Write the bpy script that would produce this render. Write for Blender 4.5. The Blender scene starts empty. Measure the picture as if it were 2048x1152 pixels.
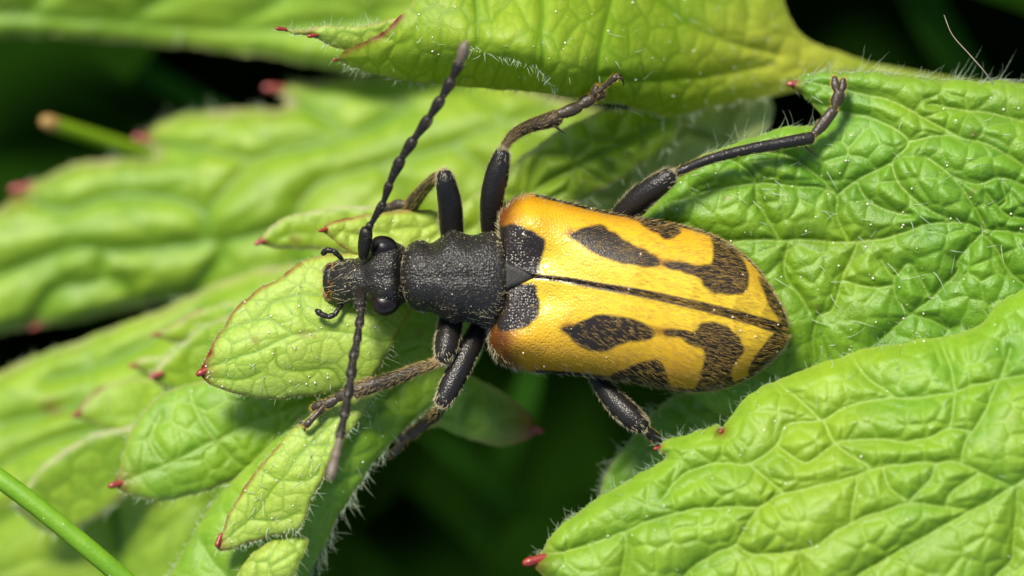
import bpy, math, random
import numpy as np
from mathutils import Vector

# ------------------------------------------------------------------ camera, sky, sun, exposure
# one Blender unit is one millimetre
scene = bpy.context.scene
scene.unit_settings.system = 'METRIC'
scene.unit_settings.scale_length = 0.001
scene.unit_settings.length_unit = 'MILLIMETERS'
COL = scene.collection
K = 70.0           # photo pixels (2048 wide) for one millimetre at z = 0
DIST = 150.0       # camera height above the beetle's back
cam_d = bpy.data.cameras.new('camera'); cam = bpy.data.objects.new('camera', cam_d); COL.objects.link(cam)
cam.location = (0, 0, DIST); cam.rotation_euler = (0, 0, 0)
cam_d.sensor_width = 36.0
cam_d.lens = 36.0 * DIST / (2048.0 / K)
cam_d.clip_start = 1.0; cam_d.clip_end = 20000.0
cam_d.dof.use_dof = True
cam_d.dof.focus_distance = DIST + 1.3
APERTURE = 4.6     # diameter of the entrance pupil in mm
cam_d.dof.aperture_fstop = cam_d.lens * 1e-3 / APERTURE
cam_d.dof.aperture_blades = 0
scene.camera = cam

SUN = Vector((-0.25, 0.58, 0.78)).normalized()
elev = math.asin(SUN.z)
world = bpy.data.worlds.new('World'); scene.world = world; world.use_nodes = True
wn = world.node_tree.nodes; wl = world.node_tree.links
bg = wn['Background']; sky = wn.new('ShaderNodeTexSky'); sky.sky_type = 'NISHITA'
sky.sun_disc = False; sky.sun_elevation = elev
sky.sun_rotation = math.atan2(SUN.x, SUN.y)
wl.new(sky.outputs[0], bg.inputs[0]); bg.inputs[1].default_value = 0.11
sun_d = bpy.data.lights.new('sun', 'SUN'); sun = bpy.data.objects.new('sun', sun_d); COL.objects.link(sun)
sun_d.energy = 4.6; sun_d.angle = math.radians(14.0); sun_d.color = (1.0, 0.94, 0.80)
sun.rotation_euler = SUN.to_track_quat('Z', 'Y').to_euler()
scene.view_settings.view_transform = 'Standard'; scene.view_settings.look = 'None'
scene.view_settings.gamma = 1.0; scene.view_settings.exposure = 1.12
scene.view_settings.use_curve_mapping = False
scene.render.engine = 'CYCLES'
scene.cycles.use_denoising = True
scene.cycles.max_bounces = 10; scene.cycles.transmission_bounces = 8
scene.cycles.sample_clamp_indirect = 4.0

rng = np.random.default_rng(7)
random.seed(7)

# ------------------------------------------------------------------ helpers
def W(px, py, z):
    """photo pixel + height in mm -> point in the scene"""
    px = np.asarray(px, float); py = np.asarray(py, float); z = np.asarray(z, float) + np.zeros_like(px)
    f = (DIST - z) / DIST / K
    return np.stack([(px - 1024.0) * f, (576.0 - py) * f, z], -1)

def spline(pts, n=10, closed=False):
    """Catmull-Rom through pts (any dimension); n samples for each span"""
    P = np.asarray(pts, float)
    if closed:
        Q = np.vstack([P[-1], P, P[0], P[1]])
    else:
        Q = np.vstack([2 * P[0] - P[1], P, 2 * P[-1] - P[-2]])
    t = np.linspace(0, 1, n, endpoint=False)[:, None]
    out = []
    for i in range(1, len(Q) - 2):
        a, b, c, d = Q[i - 1], Q[i], Q[i + 1], Q[i + 2]
        out.append(0.5 * (2 * b + (c - a) * t + (2 * a - 5 * b + 4 * c - d) * t ** 2 + (3 * b - a - 3 * c + d) * t ** 3))
    R = np.vstack(out)
    return R if closed else np.vstack([R, P[-1:]])

def outline(pts, n=9):
    """closed outline; a point with a third entry is a sharp corner"""
    cs = [i for i, p in enumerate(pts) if len(p) > 2]
    P = [(p[0], p[1]) for p in pts]
    if not cs:
        return spline(P, n, True)
    out = []
    for a, b in zip(cs, cs[1:] + [cs[0] + len(P)]):
        seg = [P[i % len(P)] for i in range(a, b + 1)]
        out.append(spline(seg, n)[:-1] if len(seg) > 2 else np.array([seg[0]], float))
    return np.vstack(out)

def seg_dist(X, Y, A, B, chunk=40000):
    """distance of points to the nearest of segments A-B, and the nearest points"""
    n = len(X); D = np.empty(n); NX = np.empty(n); NY = np.empty(n)
    d = B - A; L2 = (d ** 2).sum(1) + 1e-9
    for s in range(0, n, chunk):
        x = X[s:s + chunk, None]; y = Y[s:s + chunk, None]
        t = np.clip(((x - A[:, 0]) * d[:, 0] + (y - A[:, 1]) * d[:, 1]) / L2, 0, 1)
        qx = A[:, 0] + t * d[:, 0]; qy = A[:, 1] + t * d[:, 1]
        dd = (x - qx) ** 2 + (y - qy) ** 2
        k = dd.argmin(1); r = np.arange(len(k))
        D[s:s + chunk] = np.sqrt(dd[r, k]); NX[s:s + chunk] = qx[r, k]; NY[s:s + chunk] = qy[r, k]
    return D, NX, NY

def inside(X, Y, P):
    r = np.zeros(len(X), bool)
    x1, y1 = P[:, 0], P[:, 1]; x2, y2 = np.roll(x1, -1), np.roll(y1, -1)
    for a, b, c, d in zip(x1, y1, x2, y2):
        if b == d: continue
        m = ((b > Y) != (d > Y)) & (X < (c - a) * (Y - b) / (d - b) + a)
        r ^= m
    return r

def tps(ctrl):
    """smooth height through control points (x, y, z)"""
    C = np.asarray(ctrl, float); xy = C[:, :2] / 500.0; n = len(C)
    def phi(r2): return 0.5 * r2 * np.log(r2 + 1e-12)
    r2 = ((xy[:, None] - xy[None]) ** 2).sum(2)
    M = np.zeros((n + 3, n + 3)); M[:n, :n] = phi(r2) + np.eye(n) * 1e-4
    M[:n, n] = 1; M[:n, n + 1:] = xy; M[n, :n] = 1; M[n + 1:, :n] = xy.T
    w = np.linalg.solve(M, np.concatenate([C[:, 2], np.zeros(3)]))
    def f(x, y):
        x = np.asarray(x, float) / 500.0; y = np.asarray(y, float) / 500.0
        z = w[n] + w[n + 1] * x + w[n + 2] * y
        for i in range(n):
            z = z + w[i] * phi((x - xy[i, 0]) ** 2 + (y - xy[i, 1]) ** 2)
        return z
    return f

def hash2(i, j, seed):
    h = (i * 374761393 + j * 668265263 + seed * 974634617) & 0xffffffff
    h = ((h ^ (h >> 13)) * 1274126177) & 0xffffffff
    h2 = ((h ^ (h >> 15)) * 2246822519) & 0xffffffff
    return ((h ^ (h >> 16)) & 0xffff) / 65535.0, ((h2 ^ (h2 >> 13)) & 0xffff) / 65535.0

def cells(x, y, size, seed, jitter=0.85):
    """distance to the nearest border of a jittered cell pattern, and a random number of the cell"""
    u = x / size; v = y / size
    iu = np.floor(u).astype(np.int64); iv = np.floor(v).astype(np.int64)
    f1 = np.full(u.shape, 1e9); s1x = np.zeros_like(u); s1y = np.zeros_like(u); cid = np.zeros_like(u)
    C = []
    for a in range(-2, 3):
        for b in range(-2, 3):
            hx, hy = hash2(iu + a, iv + b, seed)
            sx = iu + a + 0.5 + (hx - 0.5) * jitter; sy = iv + b + 0.5 + (hy - 0.5) * jitter
            d = (sx - u) ** 2 + (sy - v) ** 2
            C.append((sx, sy, d))
            m = d < f1
            f1 = np.where(m, d, f1); s1x = np.where(m, sx, s1x); s1y = np.where(m, sy, s1y); cid = np.where(m, hx, cid)
    e = np.full(u.shape, 1e9)
    for sx, sy, d in C:
        L = np.sqrt((sx - s1x) ** 2 + (sy - s1y) ** 2)
        q = np.where(L > 1e-6, (d - f1) / (2 * L + 1e-9), 1e9)
        e = np.minimum(e, q)
    return e * size, cid, (u - s1x) * size, (v - s1y) * size

def noise2(x, y, size, seed):
    u = x / size; v = y / size
    i = np.floor(u).astype(np.int64); j = np.floor(v).astype(np.int64)
    fu = u - i; fv = v - j; fu = fu * fu * (3 - 2 * fu); fv = fv * fv * (3 - 2 * fv)
    h = lambda a, b: hash2(i + a, j + b, seed)[0]
    return (h(0, 0) * (1 - fu) + h(1, 0) * fu) * (1 - fv) + (h(0, 1) * (1 - fu) + h(1, 1) * fu) * fv

def mesh_obj(name, V, F, mat=None, parent=None, attrs=None, smooth=True, kind=None):
    """V (n,3), F (m,4) or (m,3) or a list of such arrays"""
    me = bpy.data.meshes.new(name)
    Fs = F if isinstance(F, list) else [F]
    me.vertices.add(len(V)); me.vertices.foreach_set('co', np.asarray(V, np.float32).ravel())
    idx = np.concatenate([np.asarray(f, np.int32).ravel() for f in Fs])
    tot = np.concatenate([np.full(len(f), np.asarray(f).shape[1], np.int32) for f in Fs])
    st = np.concatenate([[0], np.cumsum(tot)[:-1]]).astype(np.int32)
    me.loops.add(len(idx)); me.loops.foreach_set('vertex_index', idx)
    me.polygons.add(len(tot)); me.polygons.foreach_set('loop_start', st)
    me.polygons.foreach_set('use_smooth', np.full(len(tot), smooth))
    me.update(calc_edges=True)
    me.validate()
    for k, a in (attrs or {}).items():
        at = me.attributes.new(k, 'FLOAT', 'POINT'); at.data.foreach_set('value', np.asarray(a, np.float32))
    if mat: me.materials.append(mat)
    o = bpy.data.objects.new(name, me); COL.objects.link(o)
    if parent:
        o.parent = parent
        o.matrix_parent_inverse = parent_inv(parent)
    if kind: o['kind'] = kind
    return o

def parent_inv(p):
    from mathutils import Matrix
    return Matrix.Translation(-p.location) if p.type == 'EMPTY' else Matrix.Identity(4)

def empty(name, loc, parent=None):
    o = bpy.data.objects.new(name, None); COL.objects.link(o); o.empty_display_size = 0.5
    if parent:
        o.parent = parent; o.matrix_parent_inverse = parent_inv(parent)
    o.location = loc
    return o

def tag(o, label=None, cat=None, group=None, kind=None):
    if label: o['label'] = label
    if cat: o['category'] = cat
    if group: o['group'] = group
    if kind: o['kind'] = kind
    return o

def normals(o):
    me = o.data; n = len(me.vertices)
    N = np.empty(n * 3, np.float32); me.vertex_normals.foreach_get('vector', N)
    return N.reshape(-1, 3).astype(float)

def unit(v): return v / (np.linalg.norm(v, axis=-1, keepdims=True) + 1e-12)

def hair_mesh(R, Dv, L, rad, bend, segs=3):
    """tapered three-sided hairs: roots, directions, lengths, radius, bend vectors"""
    n = len(R); L = np.asarray(L).reshape(-1, 1); rad = (np.zeros(n) + rad).reshape(-1, 1)
    a = unit(np.cross(Dv, np.array([0.31, 0.17, 0.93]) + 0 * Dv)); b = unit(np.cross(Dv, a))
    V = np.zeros((n, segs * 3 + 1, 3))
    for s in range(segs + 1):
        t = s / segs
        c = R + Dv * L * t + bend * L * t * t
        if s == segs: V[:, -1] = c; break
        r = rad * (1 - 0.75 * t)
        for k in range(3):
            w = 2 * math.pi * k / 3
            V[:, s * 3 + k] = c + r * (math.cos(w) * a + math.sin(w) * b)
    base = []
    for s in range(segs - 1):
        for k in range(3):
            i, j = s * 3 + k, s * 3 + (k + 1) % 3
            base += [(i, j, j + 3), (i, j + 3, i + 3)]
    s = segs - 1
    for k in range(3): base.append((s * 3 + k, s * 3 + (k + 1) % 3, segs * 3))
    base = np.array(base)
    F = (base[None] + (np.arange(n) * (segs * 3 + 1))[:, None, None]).reshape(-1, 3)
    return V.reshape(-1, 3), F

def speck_mesh(P, r):
    """small octahedral grains"""
    n = len(P); o = np.array([(1, 0, 0), (-1, 0, 0), (0, 1, 0), (0, -1, 0), (0, 0, 1), (0, 0, -1)], float)
    V = P[:, None] + o[None] * np.asarray(r).reshape(-1, 1, 1) * rng.uniform(0.7, 1.3, (n, 6, 1))
    f = np.array([(0, 2, 4), (2, 1, 4), (1, 3, 4), (3, 0, 4), (2, 0, 5), (1, 2, 5), (3, 1, 5), (0, 3, 5)])
    return V.reshape(-1, 3), (f[None] + (np.arange(n) * 6)[:, None, None]).reshape(-1, 3)

def tube(path, radii, ring=16, n=8, flat=1.0, cap=True, wob=0.0):
    """tapered tube along world points; radii in mm; rounded ends"""
    P = np.asarray(path, float); R = np.asarray(radii, float)
    C = spline(np.hstack([P, R[:, None]]), n)
    P, R = C[:, :3], np.maximum(C[:, 3], 1e-4)
    if cap:
        def ends(p, q, r):
            d = unit(p - q); ts = np.array([1.0, 0.92, 0.75, 0.45])
            return [(p + d * r * 0.75 * t, r * math.sqrt(max(0.0, 1 - t * t)) + 1e-4) for t in ts]
        e0 = ends(P[0], P[1], R[0]); e1 = ends(P[-1], P[-2], R[-1])
        P = np.vstack([[e[0] for e in e0], P, [e[0] for e in e1[::-1]]])
        R = np.concatenate([[e[1] for e in e0], R, [e[1] for e in e1[::-1]]])
    T = unit(np.gradient(P, axis=0))
    up = np.array([0, 0, 1.0]) if abs(T[0, 2]) < 0.9 else np.array([0, 1.0, 0])
    a = unit(np.cross(T[0], up)); V = []
    th = np.linspace(0, 2 * math.pi, ring, endpoint=False)
    for i in range(len(P)):
        a = unit(a - T[i] * np.dot(a, T[i])); b = np.cross(T[i], a)
        w = 1 + wob * (rng.random(ring) - 0.5)
        V.append(P[i] + (R[i] * w)[:, None] * (np.cos(th)[:, None] * a + flat * np.sin(th)[:, None] * b))
    V = np.vstack(V); m = len(P)
    i = np.arange(m - 1)[:, None] * ring + np.arange(ring)[None]
    j = np.arange(m - 1)[:, None] * ring + (np.arange(ring)[None] + 1) % ring
    F = np.stack([i, j, j + ring, i + ring], -1).reshape(-1, 4)
    return V, F

# ------------------------------------------------------------------ materials
def nodes_of(name):
    m = bpy.data.materials.new(name); m.use_nodes = True
    nt = m.node_tree; nt.nodes.clear()
    return m, nt, nt.nodes, nt.links

def N(nodes, t, **kw):
    n = nodes.new(t)
    for k, v in kw.items(): setattr(n, k, v)
    return n

def mixc(nd, lk, fac, a, b, blend='MIX'):
    m = nd.new('ShaderNodeMix'); m.data_type = 'RGBA'; m.blend_type = blend
    for s, v in ((m.inputs[0], fac), (m.inputs[6], a), (m.inputs[7], b)):
        if hasattr(v, 'node'): lk.new(v, s)
        elif isinstance(v, (int, float)): s.default_value = v
        else: s.default_value = tuple(v) + (1.0,)
    return m.outputs[2]

def mth(nd, lk, op, a, b=None):
    m = nd.new('ShaderNodeMath'); m.operation = op
    for s, v in zip(m.inputs, (a, b)):
        if v is None: continue
        if hasattr(v, 'node'): lk.new(v, s)
        else: s.default_value = v
    return m.outputs[0]

def attr(nd, name):
    a = nd.new('ShaderNodeAttribute'); a.attribute_name = name
    return a.outputs['Fac']

def noise(nd, lk, scale, detail=3, rough=0.55, co=None):
    t = nd.new('ShaderNodeTexNoise'); t.inputs['Scale'].default_value = scale; t.inputs['Detail'].default_value = detail
    t.inputs['Roughness'].default_value = rough
    lk.new(co, t.inputs['Vector'])
    return t.outputs['Fac']

def leaf_mat(name, dark, light, vein, edge, transl=0.4, rough=0.42, vein_amt=0.6, spec=0.4, bump=0.5, trans_tint=(1.25, 1.15, 0.35)):
    m, nt, nd, lk = nodes_of(name)
    co = nd.new('ShaderNodeTexCoord').outputs['Object']
    n1 = noise(nd, lk, 0.55, 4, 0.6, co); n2 = noise(nd, lk, 5.0, 4, 0.65, co)
    f = mth(nd, lk, 'ADD', mth(nd, lk, 'MULTIPLY', n1, 0.9), mth(nd, lk, 'MULTIPLY', attr(nd, 'tone'), 0.6))
    f = mth(nd, lk, 'ADD', f, mth(nd, lk, 'MULTIPLY', n2, 0.5))
    f = mth(nd, lk, 'SUBTRACT', f, 0.5)
    cl = nd.new('ShaderNodeClamp'); lk.new(f, cl.inputs[0]); f = cl.outputs[0]
    col = mixc(nd, lk, f, dark, light)
    col = mixc(nd, lk, mth(nd, lk, 'MULTIPLY', attr(nd, 'vein'), vein_amt), col, vein)
    yp = nd.new('ShaderNodeMapRange'); lk.new(noise(nd, lk, 0.16, 3, 0.5, co), yp.inputs[0]); yp.inputs[1].default_value = 0.46; yp.inputs[2].default_value = 0.70
    col = mixc(nd, lk, mth(nd, lk, 'MULTIPLY', yp.outputs[0], 0.4), col, mixc(nd, lk, 0.6, col, (0.34, 0.37, 0.012)))
    # brownish flecks
    sp = noise(nd, lk, 1.3, 2, 0.5, co)
    r = nd.new('ShaderNodeMapRange'); lk.new(sp, r.inputs[0]); r.inputs[1].default_value = 0.72; r.inputs[2].default_value = 0.78
    col = mixc(nd, lk, mth(nd, lk, 'MULTIPLY', r.outputs[0], 0.35), col, (0.16, 0.09, 0.02))
    col = mixc(nd, lk, attr(nd, 'yellow'), col, (0.46, 0.49, 0.05))
    col = mixc(nd, lk, attr(nd, 'margin'), col, edge)
    col = mixc(nd, lk, attr(nd, 'red'), col, (0.13, 0.010, 0.006))
    b = nd.new('ShaderNodeBump'); b.inputs['Strength'].default_value = bump; b.inputs['Distance'].default_value = 0.03
    v = nd.new('ShaderNodeTexVoronoi'); v.inputs['Scale'].default_value = 17.0; lk.new(co, v.inputs['Vector'])
    n3 = noise(nd, lk, 9.0, 5, 0.7, co)
    lk.new(mth(nd, lk, 'ADD', mth(nd, lk, 'MULTIPLY', v.outputs['Distance'], -0.8), n3), b.inputs['Height'])
    p = nd.new('ShaderNodeBsdfPrincipled'); lk.new(col, p.inputs['Base Color']); lk.new(b.outputs[0], p.inputs['Normal'])
    rr = mth(nd, lk, 'ADD', mth(nd, lk, 'MULTIPLY', n2, 0.25), rough - 0.12); lk.new(rr, p.inputs['Roughness'])
    p.inputs['Specular IOR Level'].default_value = spec
    tcol = mixc(nd, lk, 1.0, col, trans_tint, 'MULTIPLY')
    t = nd.new('ShaderNodeBsdfTranslucent'); lk.new(tcol, t.inputs['Color'])
    mx = nd.new('ShaderNodeMixShader'); mx.inputs[0].default_value = transl
    lk.new(p.outputs[0], mx.inputs[1]); lk.new(t.outputs[0], mx.inputs[2])
    o = nd.new('ShaderNodeOutputMaterial'); lk.new(mx.outputs[0], o.inputs[0])
    return m

def plain_mat(name, c, rough=0.5, spec=0.5, transl=0.0, c2=None, nscale=4.0, bump=0.0, bscale=20.0, sss=0.0, coat=0.0):
    m, nt, nd, lk = nodes_of(name)
    co = nd.new('ShaderNodeTexCoord').outputs['Object']
    p = nd.new('ShaderNodeBsdfPrincipled')
    col = mixc(nd, lk, noise(nd, lk, nscale, 4, 0.6, co), c, c2 or tuple(0.6 * x for x in c))
    lk.new(col, p.inputs['Base Color'])
    p.inputs['Roughness'].default_value = rough; p.inputs['Specular IOR Level'].default_value = spec
    p.inputs['Coat Weight'].default_value = coat; p.inputs['Coat Roughness'].default_value = 0.15
    if bump:
        b = nd.new('ShaderNodeBump'); b.inputs['Strength'].default_value = bump; b.inputs['Distance'].default_value = 0.03
        lk.new(noise(nd, lk, bscale, 4, 0.6, co), b.inputs['Height']); lk.new(b.outputs[0], p.inputs['Normal'])
    o = nd.new('ShaderNodeOutputMaterial')
    if transl:
        t = nd.new('ShaderNodeBsdfTranslucent'); lk.new(col, t.inputs['Color'])
        mx = nd.new('ShaderNodeMixShader'); mx.inputs[0].default_value = transl
        lk.new(p.outputs[0], mx.inputs[1]); lk.new(t.outputs[0], mx.inputs[2]); lk.new(mx.outputs[0], o.inputs[0])
    else:
        lk.new(p.outputs[0], o.inputs[0])
    return m

def cuticle_mat(name, c, c2, rough, scale, strength, spec=0.5, dist=0.02):
    """insect cuticle with packed punctures"""
    m, nt, nd, lk = nodes_of(name)
    co = nd.new('ShaderNodeTexCoord').outputs['Object']
    v = nd.new('ShaderNodeTexVoronoi'); v.inputs['Scale'].default_value = scale; v.inputs['Randomness'].default_value = 0.8
    lk.new(co, v.inputs['Vector'])
    b = nd.new('ShaderNodeBump'); b.inputs['Strength'].default_value = strength; b.inputs['Distance'].default_value = dist
    h = mth(nd, lk, 'ADD', v.outputs['Distance'], mth(nd, lk, 'MULTIPLY', noise(nd, lk, scale * 0.8, 3, 0.6, co), 0.5))
    lk.new(h, b.inputs['Height'])
    p = nd.new('ShaderNodeBsdfPrincipled'); lk.new(b.outputs[0], p.inputs['Normal'])
    lk.new(mixc(nd, lk, noise(nd, lk, 2.0, 4, 0.6, co), c, c2), p.inputs['Base Color'])
    p.inputs['Roughness'].default_value = rough; p.inputs['Specular IOR Level'].default_value = spec
    o = nd.new('ShaderNodeOutputMaterial'); lk.new(p.outputs[0], o.inputs[0])
    return m

def elytra_mat(name):
    m, nt, nd, lk = nodes_of(name)
    co = nd.new('ShaderNodeTexCoord').outputs['Object']
    n1 = noise(nd, lk, 9.0, 3, 0.6, co)
    col = mixc(nd, lk, attr(nd, 'orange'), (0.43, 0.290, 0.016), (0.40, 0.195, 0.005))
    col = mixc(nd, lk, attr(nd, 'brown'), col, (0.105, 0.032, 0.004))
    d = mth(nd, lk, 'ADD', attr(nd, 'dark'), mth(nd, lk, 'MULTIPLY', mth(nd, lk, 'SUBTRACT', n1, 0.5), 0.4))
    r = nd.new('ShaderNodeMapRange'); lk.new(d, r.inputs[0]); r.inputs[1].default_value = -0.42; r.inputs[2].default_value = 0.36
    col = mixc(nd, lk, r.outputs[0], col, (0.012, 0.008, 0.0055))
    v = nd.new('ShaderNodeTexVoronoi'); v.inputs['Scale'].default_value = 12.5; v.inputs['Randomness'].default_value = 0.75
    lk.new(co, v.inputs['Vector'])
    b = nd.new('ShaderNodeBump'); b.inputs['Distance'].default_value = 0.026
    lk.new(mth(nd, lk, 'SUBTRACT', 0.75, mth(nd, lk, 'MULTIPLY', attr(nd, 'down'), 0.55)), b.inputs['Strength'])
    s = nd.new('ShaderNodeMapRange'); lk.new(v.outputs['Distance'], s.inputs[0]); s.inputs[1].default_value = 0.0; s.inputs[2].default_value = 0.55
    lk.new(s.outputs[0], b.inputs['Height'])
    p = nd.new('ShaderNodeBsdfPrincipled'); lk.new(col, p.inputs['Base Color']); lk.new(b.outputs[0], p.inputs['Normal'])
    lk.new(mth(nd, lk, 'ADD', 0.31, mth(nd, lk, 'MULTIPLY', attr(nd, 'down'), 0.22)), p.inputs['Roughness']); lk.new(mth(nd, lk, 'SUBTRACT', 0.42, mth(nd, lk, 'MULTIPLY', attr(nd, 'down'), 0.24)), p.inputs['Specular IOR Level'])
    o = nd.new('ShaderNodeOutputMaterial'); lk.new(p.outputs[0], o.inputs[0])
    return m

M = {}
M['leaf_wrinkled'] = leaf_mat('leaf_wrinkled', (0.042, 0.145, 0.002), (0.150, 0.300, 0.012), (0.28, 0.39, 0.06), (0.19, 0.24, 0.06), 0.38, 0.46, 0.30, 0.5, 0.5)
M['leaf_soft'] = leaf_mat('leaf_soft', (0.058, 0.170, 0.002), (0.178, 0.320, 0.012), (0.29, 0.40, 0.06), (0.22, 0.25, 0.07), 0.38, 0.48, 0.22, 0.5, 0.5)
M['leaf_pale'] = leaf_mat('leaf_pale', (0.20, 0.305, 0.018), (0.31, 0.41, 0.075), (0.075, 0.175, 0.003), (0.22, 0.13, 0.04), 0.36, 0.5, 0.85, 0.35, 0.4)
M['leaf_far'] = leaf_mat('leaf_far', (0.085, 0.205, 0.002), (0.250, 0.365, 0.026), (0.075, 0.18, 0.002), (0.28, 0.26, 0.13), 0.42, 0.52, 0.9, 0.5, 0.3)
M['leaf_grey'] = leaf_mat('leaf_grey', (0.19, 0.25, 0.07), (0.27, 0.33, 0.11), (0.12, 0.2, 0.05), (0.24, 0.28, 0.15), 0.35, 0.5, 0.4, 0.4, 0.3)
M['leaf_yellow'] = leaf_mat('leaf_yellow', (0.145, 0.262, 0.005), (0.29, 0.390, 0.030), (0.095, 0.205, 0.003), (0.28, 0.24, 0.08), 0.50, 0.5, 0.75, 0.35, 0.35)
M['tip'] = plain_mat('tip', (0.19, 0.018, 0.008), 0.34, 0.4, c2=(0.09, 0.012, 0.007), nscale=3, bump=0.2)
M['tip_pink'] = plain_mat('tip_pink', (0.22, 0.035, 0.03), 0.4, 0.5, c2=(0.13, 0.022, 0.02), nscale=3)
M['leaf_hair'] = plain_mat('leaf_hair', (0.62, 0.70, 0.52), 0.35, 0.5, 0.5, c2=(0.5, 0.6, 0.4))
M['speck'] = plain_mat('speck', (0.8, 0.76, 0.6), 0.4, 0.5)
M['black'] = cuticle_mat('black', (0.007, 0.0065, 0.006), (0.014, 0.012, 0.010), 0.37, 15.0, 1.0, 0.26, 0.026)
M['black_leg'] = cuticle_mat('black_leg', (0.006, 0.0055, 0.005), (0.011, 0.009, 0.007), 0.36, 18.0, 0.6, 0.26, 0.02)
M['black_antenna'] = cuticle_mat('black_antenna', (0.006, 0.005, 0.004), (0.012, 0.009, 0.007), 0.42, 24.0, 0.25, 0.22)
M['brown_antenna'] = cuticle_mat('brown_antenna', (0.10, 0.075, 0.05), (0.05, 0.035, 0.025), 0.5, 24.0, 0.5)
M['tarsus'] = cuticle_mat('tarsus', (0.014, 0.011, 0.008), (0.034, 0.024, 0.013), 0.38, 18.0, 0.5, 0.28)
M['eye'] = plain_mat('eye', (0.008, 0.004, 0.0035), 0.34, 0.3, c2=(0.004, 0.003, 0.003), nscale=1.5)
M['scutellum'] = cuticle_mat('scutellum', (0.011, 0.0105, 0.009), (0.017, 0.016, 0.014), 0.5, 26.0, 0.4, 0.25)
M['elytra'] = elytra_mat('elytra')
M['gold_hair'] = plain_mat('gold_hair', (0.72, 0.50, 0.14), 0.3, 0.5, 0.45, c2=(0.62, 0.40, 0.09))
M['pale_hair'] = plain_mat('pale_hair', (0.60, 0.53, 0.34), 0.35, 0.5, 0.4, c2=(0.50, 0.42, 0.24))
M['tan_hair'] = plain_mat('tan_hair', (0.56, 0.42, 0.17), 0.35, 0.5, 0.4, c2=(0.45, 0.32, 0.11))
M['orange_hair'] = plain_mat('orange_hair', (0.62, 0.28, 0.04), 0.35, 0.5, 0.25, c2=(0.5, 0.2, 0.03))
M['mouth'] = plain_mat('mouth', (0.16, 0.065, 0.012), 0.35, 0.5, c2=(0.05, 0.02, 0.01), nscale=4)
M['stalk'] = plain_mat('stalk', (0.055, 0.17, 0.003), 0.5, 0.25, 0.2, c2=(0.14, 0.25, 0.012), nscale=2.2, bump=0.6, bscale=9)
M['stalk_far'] = plain_mat('stalk_far', (0.15, 0.27, 0.006), 0.5, 0.25, 0.3, c2=(0.18, 0.29, 0.012), nscale=1.2)
M['stalk_tip'] = plain_mat('stalk_tip', (0.24, 0.17, 0.05), 0.5, 0.4, 0.2, c2=(0.28, 0.14, 0.04))
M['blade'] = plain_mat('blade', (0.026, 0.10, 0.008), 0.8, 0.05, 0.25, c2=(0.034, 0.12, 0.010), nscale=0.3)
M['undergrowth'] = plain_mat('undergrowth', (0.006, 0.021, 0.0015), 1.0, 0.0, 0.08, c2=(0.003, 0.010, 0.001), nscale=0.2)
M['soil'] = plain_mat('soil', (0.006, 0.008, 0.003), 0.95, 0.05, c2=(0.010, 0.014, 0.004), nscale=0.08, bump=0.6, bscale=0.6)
M['thread'] = plain_mat('thread', (0.7, 0.62, 0.5), 0.35, 0.5, 0.3, c2=(0.45, 0.32, 0.2))

# ------------------------------------------------------------------ ground, undergrowth and added shade leaves
def make_ground():
    n = 90
    s = np.sinh(np.linspace(-1, 1, n) * 4.2); s = s / s.max() * 3000
    X, Y = np.meshgrid(s, s)
    Z = -66 + 3 * (noise2(X + 5000, Y + 5000, 13, 3) - 0.5) * 2 + 2 * (noise2(X + 5000, Y + 5000, 5, 4) - 0.5)
    V = np.stack([X, Y, Z], -1).reshape(-1, 3)
    i = (np.arange(n - 1)[:, None] * n + np.arange(n - 1)[None])
    F = np.stack([i, i + 1, i + n + 1, i + n], -1).reshape(-1, 4)
    o = mesh_obj('ground', V, F, M['soil']); o['kind'] = 'structure'
make_ground()

def make_undergrowth_and_shade():
    nu, nv = 9, 5
    u, v = np.meshgrid(np.linspace(0, 1, nu), np.linspace(-1, 1, nv), indexing='ij')
    i = (np.arange(nu - 1)[:, None] * nv + np.arange(nv - 1)[None])
    f = np.stack([i, i + 1, i + nv + 1, i + nv], -1).reshape(-1, 4)
    VV, FF = [], []; k = 0
    def add(c, L, wd, az, pitch, roll):
        nonlocal k
        w = wd * np.sin(np.pi * u ** 0.8) ** 0.8 * (0.92 + 0.16 * np.sin(u * 40))
        P = np.stack([u * L - L / 2, v * w, 0.18 * wd * np.abs(v) - 0.25 * L * (u - 0.5) ** 2 + 0.05 * wd * np.sin(u * 18 + v * 3)], -1).reshape(-1, 3)
        cr, sr = math.cos(roll), math.sin(roll); P = P @ np.array([[1, 0, 0], [0, cr, sr], [0, -sr, cr]])
        cp, sp = math.cos(pitch), math.sin(pitch); P = P @ np.array([[cp, 0, sp], [0, 1, 0], [-sp, 0, cp]])
        ca, sa = math.cos(az), math.sin(az); P = P @ np.array([[ca, sa, 0], [-sa, ca, 0], [0, 0, 1]])
        VV.append(P + np.array(c)); FF.append(f + k * nu * nv); k += 1
    R = random.Random(11)
    # unseen leaves added around the frame to shade the gaps, and the low layer
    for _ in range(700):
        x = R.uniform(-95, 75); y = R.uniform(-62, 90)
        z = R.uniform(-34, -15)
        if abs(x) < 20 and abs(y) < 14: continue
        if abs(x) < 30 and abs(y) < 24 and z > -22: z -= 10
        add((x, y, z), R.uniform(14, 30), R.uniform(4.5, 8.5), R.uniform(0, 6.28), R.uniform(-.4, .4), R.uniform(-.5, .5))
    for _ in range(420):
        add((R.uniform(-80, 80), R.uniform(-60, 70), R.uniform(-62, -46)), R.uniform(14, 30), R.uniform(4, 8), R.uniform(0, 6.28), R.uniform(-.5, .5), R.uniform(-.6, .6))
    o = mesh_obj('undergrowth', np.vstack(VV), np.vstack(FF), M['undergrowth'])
    tag(o, 'dark green undergrowth deep below the leaves, with unseen leaves added for shade', 'undergrowth', kind='stuff')
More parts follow.
